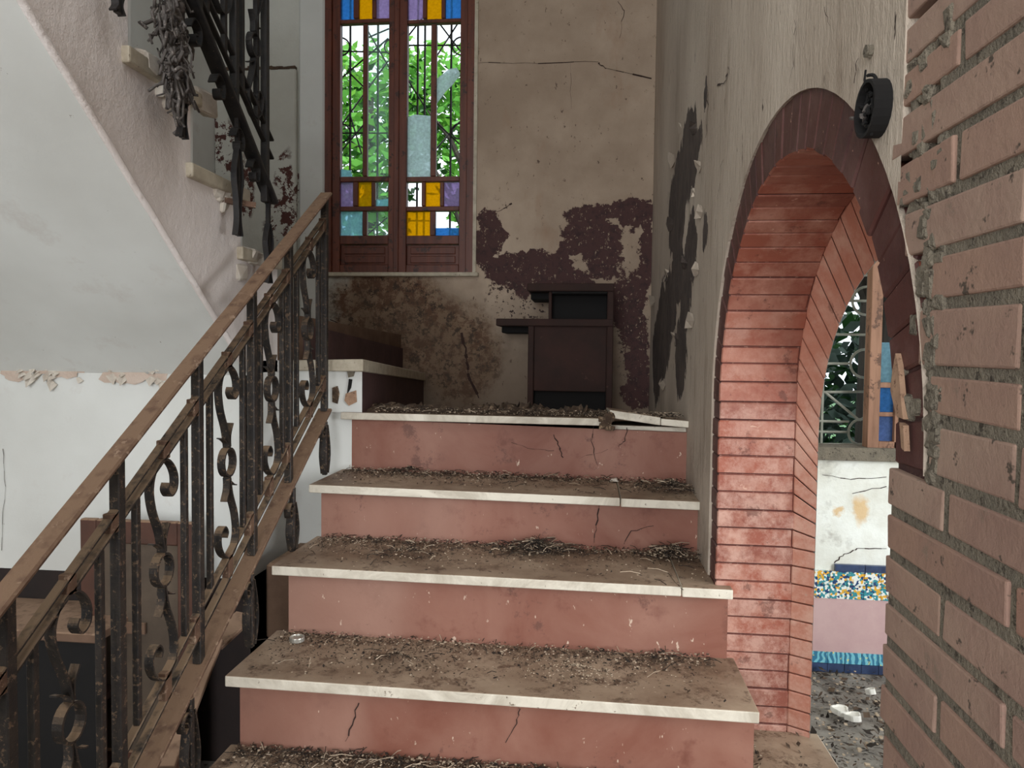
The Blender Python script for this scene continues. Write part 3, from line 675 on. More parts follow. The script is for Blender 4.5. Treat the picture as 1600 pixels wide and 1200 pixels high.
# flaking paint line
AW = lambda x, y: AY(x, y, YA-.002)
for cx, cy, w, h, n in [(70, 580, 62, 20, 16), (210, 583, 48, 20, 13)]:
    for i in range(9):
        f = MB(); q = []; ox, oy = cx+U(-w, w)*.85, cy+U(-h, h)*.5; rx, ry = U(14, 26), U(7, 13)
        for k in range(9):
            t = 2*math.pi*k/9; q.append(AW(ox+rx*math.cos(t)*U(.7, 1.2), oy+ry*math.sin(t)*U(.7, 1.2)) + Vector((0, -.0005*i, 0)))
        f.face(q[::-1]); f.build('bare_plaster', M['pinkplaster'], alc)
    for i in range(n):
        f = MB(); ox, oy = cx+U(-w, w), cy+U(-h, h)*.9; s = U(6, 13); a = AW(ox-s, oy+U(-3, 3)); c = AW(ox+s*U(.6, 1), oy+U(-4, 4)); d = AW(ox+U(-s, s)*.5, oy+s*U(.7, 1.4)); e2 = AW(ox+U(-s, s)*.4, oy-s*U(.3, .7))
        lift = U(.008, .025); d = d+Vector((0, -lift, 0)); f.face([a, e2+Vector((0, -.003, 0)), c, d][::-1]); f.face([a+Vector((0, -.002, 0)), e2+Vector((0, -.005, 0)), c+Vector((0, -.002, 0)), d+Vector((0, -.0015, 0))])
        f.build('paint_flake', M['plasterchip'], alc)
crack([(5, 700), (8, 760), (3, 860)], AW, alc, .002)
# ================================================================== WINDOW (back)
wn = tag(thing('window_1', (WX0, YB, WZ0), None, None), kind='structure')
yw = YB + .05
def wbox(x0, y0, x1, y1, d0, d1, name, mat, jit=0, bev=.003):
    a, c = AY(x0, y1, YB), AY(x1, y0, YB); a.x, c.x = AY(x0, 215, YB).x, AY(x1, 215, YB).x; f = MB(); f.box((a.x, YB+d0, a.z), (c.x, YB+d1, c.z)); return f.build(name, M[mat], wn, bevel=bev)
for x0, x1 in ((507, 518), (729, 741)): wbox(x0, -60, x1, 427, -.005, .07, 'outer_frame', 'wood')
for x0, x1, n_ in ((518, 530, 0), (606, 619, 1), (620, 634.5, 2), (717.5, 729, 3)): wbox(x0, -60, x1, 426, .012, .06, 'stile', 'wood')
wbox(615, -60, 623, 425, .0, .02, 'meeting_bead', 'wood'); wbox(507, -67, 741, -30, -.004, .07, 'head_rail', 'wood')
for lx0, lx1, cols3, cols2, mid in ((530, 606, [(530, 550), (558, 579), (585, 606)], [(530, 565), (572, 606)], (565, 572)), (634.5, 717.5, [(634.5, 658), (664, 687), (693, 717.5)], [(634.5, 671.5), (680, 717.5)], (671.5, 680))):
    for y0, y1 in ((26, 35), (274, 283), (321, 329), (367, 381), (413, 426), (-30, -22)): wbox(lx0, y0, lx1, y1, .016, .056, 'rail', 'wood')
    wbox(mid[0], 35, mid[1], 274, .018, .05, 'mullion', 'wood'); wbox(cols2[0][1], 329, cols2[1][0], 367, .018, .05, 'mullion', 'wood')
    for i in (0, 1):
        for y0, y1 in ((-22, 26), (283, 321)): wbox(cols3[i][1], y0, cols3[i+1][0], y1, .018, .05, 'mullion', 'wood')
    wbox(lx0, 381, lx1, 413, .035, .05, 'bottom_panel', 'wood'); 
    for y0 in (385, 399): wbox(lx0+6, y0, lx1-6, y0+11, .028, .04, 'panel_board', 'wood')
def pane(x0, y0, x1, y1, mat, name='pane', d=.035):
    return wbox(x0-.5, y0-.5, x1+.5, y1+.5, d, d+.004, name, mat, bev=0)
top = ['gblue', 'gyellow', 'gpurple']; 
for i, (x0, x1) in enumerate([(530, 550), (558, 579), (585, 606)]): pane(x0, -22, x1, 26, top[i]); 
for i, (x0, x1) in enumerate([(634.5, 658), (664, 687), (693, 717.5)]): pane(x0, -22, x1, 26, ['gpurple', 'gyellow', 'gblue'][i])
pane(530, 283, 550, 321, 'gpurple'); pane(558, 283, 579, 321, 'gyellow'); pane(585, 283, 606, 321, 'gclear')
pane(664, 283, 687, 321, 'gyellow'); pane(693, 283, 717.5, 321, 'gpurple')
pane(530, 329, 565, 367, 'gaqua'); pane(572, 329, 606, 367, 'gclear'); pane(634.5, 329, 671.5, 367, 'gyellow'); pane(680, 355, 717.5, 367, 'gblue')
pane(572, 35, 606, 274, 'gclear')
def shard(pts, mat, name='broken_pane', d=.035):
    f = MB(); q = [AY(x, y, YB)+Vector((0, d, 0)) for x, y in pts]; q2 = [p+Vector((0, .004, 0)) for p in q]; f.face(q[::-1]); f.face(q2)
    for i in range(len(q)): j = (i+1) % len(q); f.face([q[i], q[j], q2[j], q2[i]])
    return f.build(name, M[mat], wn)
shard([(634, 180), (645, 176), (672, 178), (671.5, 275), (634, 274)], 'gwhite')
shard([(681, 158), (680, 120), (700, 104), (712, 102), (718, 112), (706, 128), (694, 140)], 'gwhite')
shard([(530, 262), (545, 264), (548, 275), (530, 275)], 'gaqua')
shard([(585, 310), (606, 308), (606, 322), (585, 322)], 'gaqua', d=.04)
# iron grille outside
gr = thing('window_grille', (WX0+.4, YB+.2, WZ0), 'black iron grille with rings and crossing bars outside the stained-glass window', 'grille')
def gp(px, py): return Vector((AY(px, 215, YB+.18).x, YB+.18, AY(px, py, YB+.18).z))
f = MB()
def gbar(a, c, r=.006, name='bar'):
    f = MB(); f.tube([gp(*a), gp(*c)], r, 5); return f.build(name, M['upiron'], gr)
for x in (532, 547, 590, 652, 663, 704): gbar((x, -60), (x, 425), .007)
for a, c in (((530, 125), (606, 60)), ((547, 115), (572, 140)), ((530, 200), (606, 95)), ((572, 45), (610, 110)), ((530, 240), (572, 190)), ((572, 60), (607, 45)), ((680, 90), (718, 30)), ((680, 30), (718, 80)), ((680, 190), (718, 225)), ((680, 235), (718, 190)), ((634, 120), (665, 170)), ((634, 60), (665, 20)), ((530, 80), (606, 82)), ((634, 71), (718, 71)), ((530, 208), (606, 208)), ((680, 150), (718, 110)), ((575, 366), (606, 340)), ((634, 345), (672, 345)), ((547, 180), (565, 240))): gbar(a, c, .005)
def gring(px, py, rp, name='ring'):
    f = MB(); pts = [gp(px+rp*math.cos(t*math.pi/10), py+rp*math.sin(t*math.pi/10)) for t in range(21)]; f.tube(pts, .005, 5); f.build(name, M['upiron'], gr)
for x, y, r in ((532, 73, 14), (532, 208, 15), (652, 206, 16), (720, 72, 14), (718, 205, 12), (534, 345, 13), (612, 73, 12)): gring(x, y, r)
# sill slab
f = MB(); a = AY(498, 426.5, YB-.03); c = AY(747, 431.5, YB-.03); f.box((a.x, YB-.035, c.z), (c.x, YB+.1, WZ0+.004)); 
sl = f.build('sill', M['sill'], wn, bevel=.003)
f = MB(); a = AY(740, 215, YB); f.box((a.x+.002, YB-.012, WZ0), (a.x+.022, YB+.01, WZ1)); f.build('plaster_bead', M['sill'], wn)
# pale pilaster beside the window
f = MB(); a = AY(468, 0, YB); c = AY(508, 0, YB); f.box((a.x, YB-.015, 1.2), (c.x, YB+.01, ZT-.01)); f.build('pilaster', M['white'], wall_back, bevel=.01)
# ================================================================== trees outside the window
def leaves(mb, c, r, n, s, mi=0, flat=.6):
    for _ in range(n):
        while True:
            v = Vector((U(-1, 1), U(-1, 1), U(-1, 1)))
            if v.length < 1: break
        p = Vector(c) + Vector((v.x*r[0], v.y*r[1], v.z*r[2])); k = s*U(.6, 1.3)
        a = Vector((U(-1, 1), U(-1, 1), U(-1, 1)*flat)).normalized()*k; bb = a.orthogonal().normalized()
        bb = (bb*math.cos(U(0, 6.28)) + a.cross(bb).normalized()*math.sin(U(0, 6.28))).normalized()*k*.42
        mb.face([p-a, p-bb+a*.0, p+a*.9, p+bb], mi)
def tree(name, label, base, h, crown, nleaf, s, m1, m2, tr=.12, lean=0, group=None):
    t = thing(name, base, label, 'tree', group); x, y, z = base
    f = MB(); pts = [Vector((x+lean*(i/6)**1.5+U(-.03, .03), y, z+h*i/6)) for i in range(7)]; f.tube(pts, [tr*(1-.1*i) for i in range(7)], 8); f.build('trunk', M['bark'], t, smooth=True)
    for k in range(7):
        f = MB(); p = pts[2+k % 4]; q = p+Vector((U(-1, 1)*crown[0][1][0], U(-.4, .4), U(.5, 1.1))); f.tube([p, (p+q)/2+Vector((0, 0, .1)), q], [.04, .025, .01], 5); f.build('branch', M['bark'], t)
    f = MB()
    for c, r, n in crown: leaves(f, c, r, n, s, 0); leaves(f, (c[0], c[1]+.4, c[2]), r, n//2, s, 1)
    o = f.build('foliage', [M[m1], M[m2]], t); o['kind'] = 'stuff'
    return t
tree('leafy_tree', 'bright green leafy tree filling the left leaf of the stained-glass window', (-2.3, 7.4, 0), 4, [((-2.75, 7.2, 3.2), (.9, .7, 1.4), 1500), ((-2.1, 7.6, 3.9), (1.0, .6, .8), 700), ((-2.6, 7.2, 1.9), (.9, .5, .6), 500)], 0, .085, 'leafA', 'leafB', .1)
tree('leafy_tree', 'bright green leafy tree with dark trunk filling the right leaf of the stained-glass window', (-1.05, 7.3, 0), 4.6, [((-1.0, 7.6, 3.3), (.55, .6, 1.5), 1000), ((-1.6, 7.8, 4.1), (.8, .5, .6), 450), ((-1.0, 7.4, 1.9), (.7, .5, .5), 350)], 0, .085, 'leafA', 'leafB', .1, -.25)
b = MB(); b.box((-12, 4.5, -.3), (12, 30, -.1)); tag(b.build('garden_ground', M['leafB']), kind='structure')
# ================================================================== SIDE ROOM
YS = 3.25
wl = AY(1270, 700, YS); 
px0, px1 = 1225, 1500
a = AY(px0, 714, YS); c = AY(px1, 300, YS); SX0, SX1, SZ0 = a.x, AY(1470, 700, YS).x, AY(1330, 714, YS).z
SZ1 = 2.35
b = MB(); 
for a0, a1, z0, z1 in ((X2-.01, SX0, 0, ZT), (SX1, 3.9, 0, ZT), (SX0, SX1, 0, SZ0), (SX0, SX1, SZ1, ZT)): b.box((a0, YS, z0), (a1, YS+.2, z1))
sw = struct(b, 'wall_side_room', M['side'])
SWp = lambda x, y: AY(x, y, YS)
crack([(1283, 742), (1330, 748), (1385, 745)], SWp, sw, .004); crack([(1330, 770), (1385, 760)], SWp, sw, .004); crack([(1303, 878), (1320, 866), (1340, 856), (1385, 857)], SWp, sw, .006)
# dado with tiles
def zz(y): return AY(1330, y, YS).z
f = MB(); f.box((X2, YS-.012, zz(1020)), (3.8, YS, zz(935))); f.build('pink_panel', M['pinkdado'], sw)
x = .70; tw = .142
ztop, zmid, zbt = zz(892), zz(935), zz(1018)
while x < 2.4:
    for za, zb2, mt in ((zmid, (zmid+ztop)/2, 'tile'), ((zmid+ztop)/2, ztop, 'tile'), (zz(1036), zbt, 'tile2'), (max(.0, zz(1050)), zz(1036), 'navytile')):
        f = MB(); f.box((x+.001, YS-.016, za+.001), (x+tw*.5-.001 if mt == 'tile' else x+tw*.5-.001, YS, zb2-.001)); f.build('tile', M[mt], sw)
    x += tw*.5
x = SWp(1303, 885).x
while x < 2.2: f = MB(); f.box((x+.001, YS-.018, ztop), (x+.123, YS, ztop+.03)); f.build('edge_tile', M['navytile'], sw); x += .125
# window 2
w2 = tag(thing('window_2', (SX0, YS, SZ0), None, None), kind='structure')
def sbox(x0, y0, x1, y1, d0, d1, name, mat): 
    a, c = AY(x0, y1, YS), AY(x1, y0, YS); a.x, c.x = AY(x0, 600, YS).x, AY(x1, 600, YS).x; f = MB(); f.box((a.x, YS+d0, a.z), (c.x, YS+d1, c.z)); return f.build(name, M[mat], w2, bevel=.002)
sbox(1358, 250, 1376, 702, .0, .06, 'stile', 'tanwood'); sbox(1376, 692, 1470, 706, .0, .05, 'rail', 'tanwood'); sbox(1376, 592+54, 1470, 651, .01, .045, 'mullion', 'tanwood'); sbox(1376, 599, 1470, 606, .01, .045, 'mullion', 'tanwood')
sbox(1376, 651, 1400, 692, .02, .024, 'pane', 'gdeep'); sbox(1376, 606, 1400, 645, .02, .024, 'pane', 'gblue'); sbox(1376, 535, 1400, 599, .02, .024, 'pane', 'gaqua')
sbox(1400, 250, 1406, 702, .0, .05, 'mullion', 'tanwood'); sbox(1225, 250, 1234, 702, .0, .06, 'stile', 'tanwood')
sbox(1225, 702, 1470, 716, -.03, .12, 'sill', 'mortar')
g2 = thing('window_grille', (1.1, YS+.15, SZ0), 'pale iron grille of bars and circles in the window of the room beyond the arch', 'grille')
def g2p(px, py): return Vector((AY(px, 600, YS+.12).x, YS+.12, AY(px, py, YS+.12).z))
def g2b(pts, r=.006, nm='bar'): f = MB(); f.tube([g2p(*p) for p in pts], r, 5); f.build(nm, M['paleiron'], g2)
for a, c in (((1240, 522), (1352, 523)), ((1240, 613), (1350, 612)), ((1240, 657), (1328, 659)), ((1240, 674), (1326, 675)), ((1290, 613), (1345, 657)), ((1345, 657), (1358, 648)), ((1240, 694), (1358, 694)), ((1240, 568), (1328, 568)), ((1270, 470), (1352, 470)), ((1240, 430), (1352, 430)), ((1352, 300), (1352, 700)), ((1286, 250), (1286, 700))): g2b([a, c])
for cx, cy, r in ((1350, 568, 22), (1348, 675, 20), (1250, 675, 20), (1350, 470, 22)): g2b([(cx+r*math.cos(t*math.pi/12), cy+r*math.sin(t*math.pi/12)) for t in range(25)], .006, 'ring')
tree('dark_tree', 'dark trunk and shaded foliage seen through the window beyond the arch', (1.75, 4.6, 0), 4.6, [((2.2, 5.6, 1.6), (1.1, .5, 1.1), 900), ((2.5, 6.0, 3.0), (1.2, .5, .8), 260), ((1.6, 5.2, .9), (.7, .4, .7), 500)], 0, .09, 'farleaf', 'leafB', .13)
# ================================================================== CUPBOARD at the back wall
cb = thing('cupboard', tuple(AY(890, 636, 3.75)), 'dark brown built-in cupboard with stepped shelves at the back of the landing', 'cupboard')
YC = 3.88
def cbox(x0, y0, x1, y1, d0, d1, name, mat, bev=.004):
    a, c = AY(x0, y1, YC), AY(x1, y0, YC); a.x, c.x = AY(x0, 540, YC).x, AY(x1, 540, YC).x; f = MB(); f.box((a.x, YC+d0, a.z), (c.x, YC+d1, c.z)); return f.build(name, M[mat], cb, bevel=bev)
zfl = AY(890, 640, YC)
cbox(825, 508, 834, 640, 0, .318, 'side_panel', 'darkwood'); cbox(948, 444, 958, 640, 0, .318, 'side_panel', 'darkwood')
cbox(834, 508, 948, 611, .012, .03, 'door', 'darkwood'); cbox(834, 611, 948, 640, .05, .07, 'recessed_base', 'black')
cbox(775, 499, 958, 509, -.01, .318, 'lower_shelf', 'darkwood'); cbox(823, 443, 958, 455, -.01, .318, 'upper_shelf', 'darkwood')
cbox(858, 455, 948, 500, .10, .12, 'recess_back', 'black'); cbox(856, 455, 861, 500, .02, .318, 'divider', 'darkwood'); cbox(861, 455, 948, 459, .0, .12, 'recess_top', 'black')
cbox(780, 509, 825, 519, .10, .318, 'shelf_underside_shade', 'black'); cbox(826, 455, 858, 466, .10, .318, 'shelf_underside_shade', 'black')  # black blocks standing in for the shade under the shelf overhangs
# ================================================================== RAILINGS
RX = -.93
def line(a, c, X):
    p, q = AX(*a, X), AX(*c, X); s = (q.z-p.z)/(q.y-p.y); return lambda y: p.z + s*(y-p.y)
def C2(X, y, z): return Vector((X, y, z))
def arc(cy, cz, r, a0, a1, n=8, X=RX, rz=None): return [C2(X, cy+r*math.cos(a0+(a1-a0)*i/n), cz+(rz or r)*math.sin(a0+(a1-a0)*i/n)) for i in range(n+1)]
def smooth(pts, n=5):
    out = []; P = [Vector(p) for p in pts]
    for i in range(len(P)-1):
        p0, p1, p2, p3 = P[max(i-1, 0)], P[i], P[i+1], P[min(i+2, len(P)-1)]
        for k in range(n):
            t = k/n; out.append(.5*((2*p1)+(-p0+p2)*t+(2*p0-5*p1+4*p2-p3)*t*t+(-p0+3*p1-3*p2+p3)*t**3))
    out.append(P[-1]); return out
def ornament(par, X, yc, zc, s, H, mat, flip=1):
    # s: slope, H: half height; S-shaped straps above and below a central ring
    def q(u, v): return C2(X, yc+u*flip, zc+v+s*u*flip*0)
    f = MB(); f.strap([q(.030*math.cos(t*math.pi/10), .036*math.sin(t*math.pi/10)) for t in range(21)], .02, .005); f.build('ring', M[mat], par)
    for sg in (1, -1):
        pts = [q(.0, .036*sg), q(-.012*sg, .085*sg), q(-.036*sg, .14*sg), q(-.044*sg, (H-.05)*sg), q(-.03*sg, (H-.012)*sg), q(.0, (H+.008)*sg), q(.03*sg, (H-.006)*sg), q(.048*sg, (H-.035)*sg), q(.046*sg, (H-.065)*sg), q(.026*sg, (H-.078)*sg), q(.012*sg, (H-.062)*sg), q(.018*sg, (H-.048)*sg)]
        f = MB(); f.strap(smooth(pts), .02, .004); f.build('scroll', M[mat], par)
        f = MB(); f.strap(smooth([q(.004*sg, .04*sg), q(.004*sg, .07*sg), q(.018*sg, .1*sg)], 4), .018, .004); f.build('leaf_tab', M[mat], par)
        f = MB(); f.strap(smooth([q(-.008*sg, .05*sg), q(-.026*sg, .062*sg), q(-.04*sg, .066*sg)], 4), .014, .003); f.build('leaf_tab', M[mat], par)
lr = thing('stair_railing', (RX, 1.7, .4), 'wrought-iron railing with dusty brown handrail and scrolls beside the lower flight', 'railing')
hand = line((510, 303), (5, 932), RX); m1 = line((507, 340), (0, 1048), RX); m2 = line((507, 356), (0, 1076), RX)
l1 = line((512, 575), (190, 1180), RX); l2 = line((513, 592), (202, 1200), RX); bb_ = line((508, 640), (236, 1185), RX)
yN = AX(507, 450, RX).y; y0r = .62
def longbar(par, fn, y0, y1, w, t, name, mat, X, n=1, bev=.002):
    f = MB(); f.beam((X, y0, fn(y0)), (X, y1, fn(y1)), w, t); return f.build(name, M[mat], par, bevel=bev)
longbar(lr, lambda y: hand(y)+.0, y0r, yN+.02, .045, .012, 'handrail', 'dustyiron', RX, bev=.004)
for fn, nm in ((m1, 'middle_rail'), (m2, 'middle_rail'), (l1, 'lower_rail'), (l2, 'lower_rail')): longbar(lr, fn, y0r, yN, .02, .008, nm, 'iron', RX)
longbar(lr, bb_, y0r, yN+.01, .05, .010, 'base_bar', 'dustyiron', RX)
py_ = [AX(185, 950, RX).y, AX(309, 750, RX).y, AX(394, 650, RX).y, AX(451, 550, RX).y, yN]
py_ = [py_[0]-.56, py_[0]-.28] + py_
for i, y in enumerate(py_):
    if y < y0r: y0_ = y; continue
    f = MB(); f.box((RX-.011, y-.011, bb_(y)), (RX+.011, y+.011, hand(y)-.005)); f.build('post', M['iron'], lr, bevel=.002)
    if i:
        pr = py_[i-1]
        for u in (.055, .225):
            yy = pr+u*(y-pr)/.28
            if yy < y0r: continue
            f = MB(); f.box((RX-.007, yy-.007, l1(yy)), (RX+.007, yy+.007, m2(yy))); f.build('baluster', M['iron'], lr, bevel=.0015)
        yc = pr+.14*(y-pr)/.28; zc = (m2(yc)+l1(yc))/2; ornament(lr, RX, yc, zc, .69, (m2(yc)-l1(yc))/2-.006, 'iron')
    for fa, fb in ((m1, m2), (l1, l2)):
        for u in (.02, .14):
            f = MB(); yy = y-u; f.box((RX-.01, yy-.012, min(fa(yy), fb(yy))-.004), (RX+.01, yy+.012, max(fa(yy), fb(yy))+.006)); f.build('spacer', M['dustyiron'], lr, bevel=.002)
# brackets fixing the railing to the steps
for px, pa_, pb_ in ((512, 655, 742), (462, 775, 862), (397, 895, 1012), (303, 1095, 1240)):
    a, c = AX(px, pa_, RX+.03), AX(px, pb_, RX+.03); X = RX+.02
    f = MB(); f.box((X-.008, a.y-.008, c.z), (X+.008, a.y+.008, bb_(a.y))); f.build('bracket', M['iron'], lr, bevel=.002)
    for sg in (1, -1):
        f = MB(); hgt = a.z-c.z; f.strap(smooth([C2(X, a.y+.004*sg, a.z-.02), C2(X, a.y+.018*sg, a.z-hgt*.35), C2(X, a.y+.026*sg, a.z-hgt*.65), C2(X, a.y+.010*sg, c.z+.006)], 5), .022, .004); f.build('bracket', M['iron'], lr)
    f = MB(); f.strap(smooth([C2(X, a.y+.0, a.z-.05), C2(X, a.y-.02, a.z-.02), C2(X, a.y-.04, a.z-.035), C2(X, a.y-.035, a.z-.06), C2(X, a.y-.02, a.z-.055), C2(X, a.y-.024, a.z-.042)], 4), .02, .004); f.build('scroll', M['iron'], lr)
# ---- upper railing
UX = -1.04
ur = thing('stair_railing', (UX, 2.1, 1.8), 'black wrought-iron railing with scrolls beside the upper flight, hanging top left', 'railing')
ub = line((297, 0), (425, 318), UX); u1 = line((313, 0), (421, 240), UX); u2 = line((325, 0), (432, 236), UX); yU1 = AX(425, 300, UX).y; yU0 = 1.1
uh = lambda y: u1(y)+.72
longbar(ur, ub, yU0, yU1, .045, .012, 'base_bar', 'upiron', UX); longbar(ur, u1, yU0, yU1, .016, .008, 'lower_rail', 'upiron', UX); longbar(ur, u2, yU0, yU1, .016, .008, 'lower_rail', 'upiron', UX)
um = lambda y: u2(y)+.55
longbar(ur, um, yU0, yU1, .016, .008, 'middle_rail', 'upiron', UX); longbar(ur, uh, yU0, yU1, .045, .012, 'handrail', 'dustyiron', UX)
yp = AX(414, 150, UX).y; yp2 = AX(366, 60, UX).y; stepu = .23
for i in range(6):
    y = yp - i*(yp-yp2)*1.0
    if i == 0 or i == 1: r_ = .011
    f = MB(); f.box((UX-.011, y-.011, ub(y)-(.05 if i == 0 else 0)), (UX+.011, y+.011, uh(y))); f.build('post', M['upiron'], ur, bevel=.002)
    for u in (.3, .78):
        yy = y-(yp-yp2)*u; f = MB(); f.box((UX-.007, yy-.007, u1(yy)), (UX+.007, yy+.007, um(yy))); f.build('baluster', M['upiron'], ur)
for px, py in ((397, 70),):
    c = AX(px, py, UX)
    def q(u, v): return C2(UX, c.y+u, c.z+v)
ornament(ur, UX, AX(396, 70, UX).y, AX(396, 70, UX).z, 0, .21, 'upiron', -1)
yo = AX(396, 70, UX).y-(yp-yp2); ornament(ur, UX, yo, u2(yo)+.26, 0, .21, 'upiron', -1)
for px, py in ((302, 55), (340, 140), (371, 222), (396, 270)):      # curls riding on the base bar
    a = AX(px, py, UX)
    f = MB(); f.strap(smooth([C2(UX, a.y-.03, a.z+.01), C2(UX, a.y-.01, a.z+.038), C2(UX, a.y+.022, a.z+.02), C2(UX, a.y+.02, a.z-.018), C2(UX, a.y-.002, a.z-.022), C2(UX, a.y-.006, a.z-.002), C2(UX, a.y+.006, a.z+.0)], 4), .024, .004); f.build('scroll', M['upiron'], ur)
for px, pa_, pb_ in ((284, 95, 215), (371, 232, 368), (419, 350, 442), (183, -40, 20)):
    a, c = AX(px, pa_, UX), AX(px, pb_, UX); hgt = a.z-c.z
    f = MB(); f.box((UX-.006, a.y-.006, c.z), (UX+.006, a.y+.006, max(ub(a.y), a.z))); f.build('bracket', M['upiron'], ur)
    for sg in (1, -1):
        f = MB(); f.strap(smooth([C2(UX, a.y+.004*sg, a.z), C2(UX, a.y+.022*sg, a.z-hgt*.3), C2(UX, a.y+.012*sg, a.z-hgt*.55), C2(UX, a.y+.006*sg, a.z-hgt*.8), C2(UX, a.y+.016*sg, c.z)], 5), .018, .004); f.build('bracket', M['upiron'], ur)
# grey fibrous clump hanging on the upper railing
f = MB()
for k in range(150):
    t = R(); px = 262+18*t+U(-22, 22)*(1-.5*t); py = -20+t*175; a = AX(px, py, UX+U(-.03, .05)); pts = [a]
    for j in range(4): pts.append(pts[-1]+Vector((U(-.012, .012), U(-.018, .018), U(-.035, .012))))
    f.tube(pts, U(.0015, .005), 4)
for k in range(12):
    t = k/11; px = 268+14*t; py = -15+t*170; a = AX(px, py, UX); pts = [a+Vector((U(-.01, .01), .03*math.cos(v), .03*math.sin(v))) for v in [i*.7 for i in range(9)]]; f.tube(pts, U(.006, .012), 5)
tag(f.build('fibre_clump', M['web'], smooth=True), 'grey fibrous tangle hanging from the upper railing at the top left', 'cobweb', kind='stuff')
# ================================================================== LOOSE THINGS
def flakes(n, fn, size, name, label, hz=.012, mats=('leaf1', 'leaf2', 'leaf3'), wts=(.55, .82, 1), tw=0):
    f = MB()
    for _ in range(n):
        p = fn()
        if p is None: continue
        s = size*U(.3, 1)*(.6+R()); mi = 0; r = R(); mi = 0 if r < wts[0] else (1 if r < wts[1] else 2)
        a = Vector((U(-1, 1), U(-1, 1), U(-.35, .35))).normalized()*s; n2 = Vector((U(-.4, .4), U(-.4, .4), 1)).cross(a).normalized()*s*U(.2, .7)
        p = Vector(p)+Vector((0, 0, U(0, hz)+.15*s))
        if mi == 1:
            h = s*.4; f.hexa([p+Vector((x*h*U(.5, 1), y*h*U(.5, 1), z*h*.7)) for z in (0, 1) for y in (-1, 1) for x in (-1, 1)], 1)
        else: f.face([p-a, p-n2, p+a, p+n2], mi)
    for _ in range(tw):
        p = fn()
        if p is None: continue
        p = Vector(p)+Vector((0, 0, U(.003, hz))); a = U(0, 6.28); l = U(.02, .06); d = Vector((math.cos(a)*l, math.sin(a)*l, U(-.004, .01))); f.tube([p, p+d*.5+Vector((0, 0, .004)), p+d], .0011, 3, random.choice((0, 2, 2, 1)))
    return tag(f.build(name, [M[x] for x in mats]), label, 'debris', kind='stuff')
def band(k, pback=.75):
    y1 = Dd[k+1]+.03
    def fn():
        x = U(XLn[k]+.03, min(XRn[k], .345)-.005)
        y = y1 - abs(random.gauss(0, .04)) - .002 if R() < pback else U(Dd[k]+.02, y1)
        if y < Dd[k]+.008 or y > y1: return None
        return (x, y, zt(k, x))
    return fn
ordn = {1: 'lowest visible', 2: 'second', 3: 'third', 4: 'fourth'}
lab = {1: 'dead leaves and crumbs heaped on the lowest tread at the bottom edge', 2: 'leaf litter and plaster crumbs strewn over the widest white-edged tread', 3: 'twigs and leaf litter along the back of the third tread, below the cracked riser', 4: 'dark leaf litter on the tread just below the landing'}
for k, n_, tw in ((1, 3800, 260), (2, 1500, 40), (3, 1800, 110), (4, 2000, 90)): flakes(n_, band(k, .8 if k > 1 else .95), .0065, 'leaf_litter', lab[k], .014, tw=tw)
def spot(k, px, py, r, plane=None):
    c = AZ(px, py, (ZL[k]+ZR[k])/2)
    def fn():
        a = U(0, 6.28); d = abs(random.gauss(0, r)); y = c.y+math.sin(a)*d*.5; x = c.x+math.cos(a)*d
        if y > Dd[k+1]+.03 or y < Dd[k]+.01 or x > .345 or x < XLn[k]+.02: return None
        return (x, y, zt(k, x)+max(0, .02-d*.3))
    return fn
flakes(900, spot(3, 840, 862, .07), .006, 'twig_pile', 'pile of dark twigs at the middle back of the third tread', .02, wts=(.4, .5, 1), tw=260)
flakes(700, spot(3, 1050, 870, .06), .007, 'twig_pile', 'heap of crumbs and twigs at the right end of the third tread by the arch', .022, tw=120)
flakes(500, spot(2, 900, 1050, .08), .005, 'plaster_crumbs', 'scatter of pale plaster crumbs in the middle of the widest tread', .004, wts=(.3, .95, 1))
flakes(900, spot(4, 1050, 765, .09), .006, 'leaf_litter', 'dark leaf heap at the right end of the fourth tread against the wall', .02, wts=(.4, .55, 1), tw=60)
flakes(900, spot(2, 1040, 1020, .12), .006, 'leaf_litter', 'dark leaf litter at the right back of the widest tread', .01, wts=(.5, .6, 1), tw=50)
flakes(500, spot(2, 620, 1035, .10), .0055, 'leaf_litter', 'leaf scraps at the left middle of the widest tread', .006, wts=(.5, .65, 1), tw=20)
flakes(900, spot(4, 640, 742, .14), .0055, 'leaf_litter', 'leaf litter at the left end of the fourth tread', .01, wts=(.5, .65, 1), tw=40)
flakes(600, spot(3, 640, 868, .12), .0055, 'leaf_litter', 'dusty leaf scraps at the left of the third tread', .008, wts=(.5, .7, 1), tw=30)
for k, n_ in ((1, 3000), (2, 3500), (3, 3500), (4, 3500)):
    def fb(k=k):
        y1 = Dd[k+1]+.03; y = y1-abs(random.gauss(0, .085)); x = U(XLn[k]+.02, .345)
        return (x, y, zt(k, x)) if y > Dd[k]+.01 and math.sin(x*9+k)*.5+math.sin(x*23+k*2)*.4+R()*1.6 > .35 else None
    flakes(n_, fb, .0042, 'dirt_crumbs', ['', 'fine dirt along the back of the lowest visible tread', 'fine dirt along the back of the widest tread', 'fine dirt along the back of the third tread', 'fine dirt along the back of the fourth tread'][k], .003, wts=(.55, .7, 1))
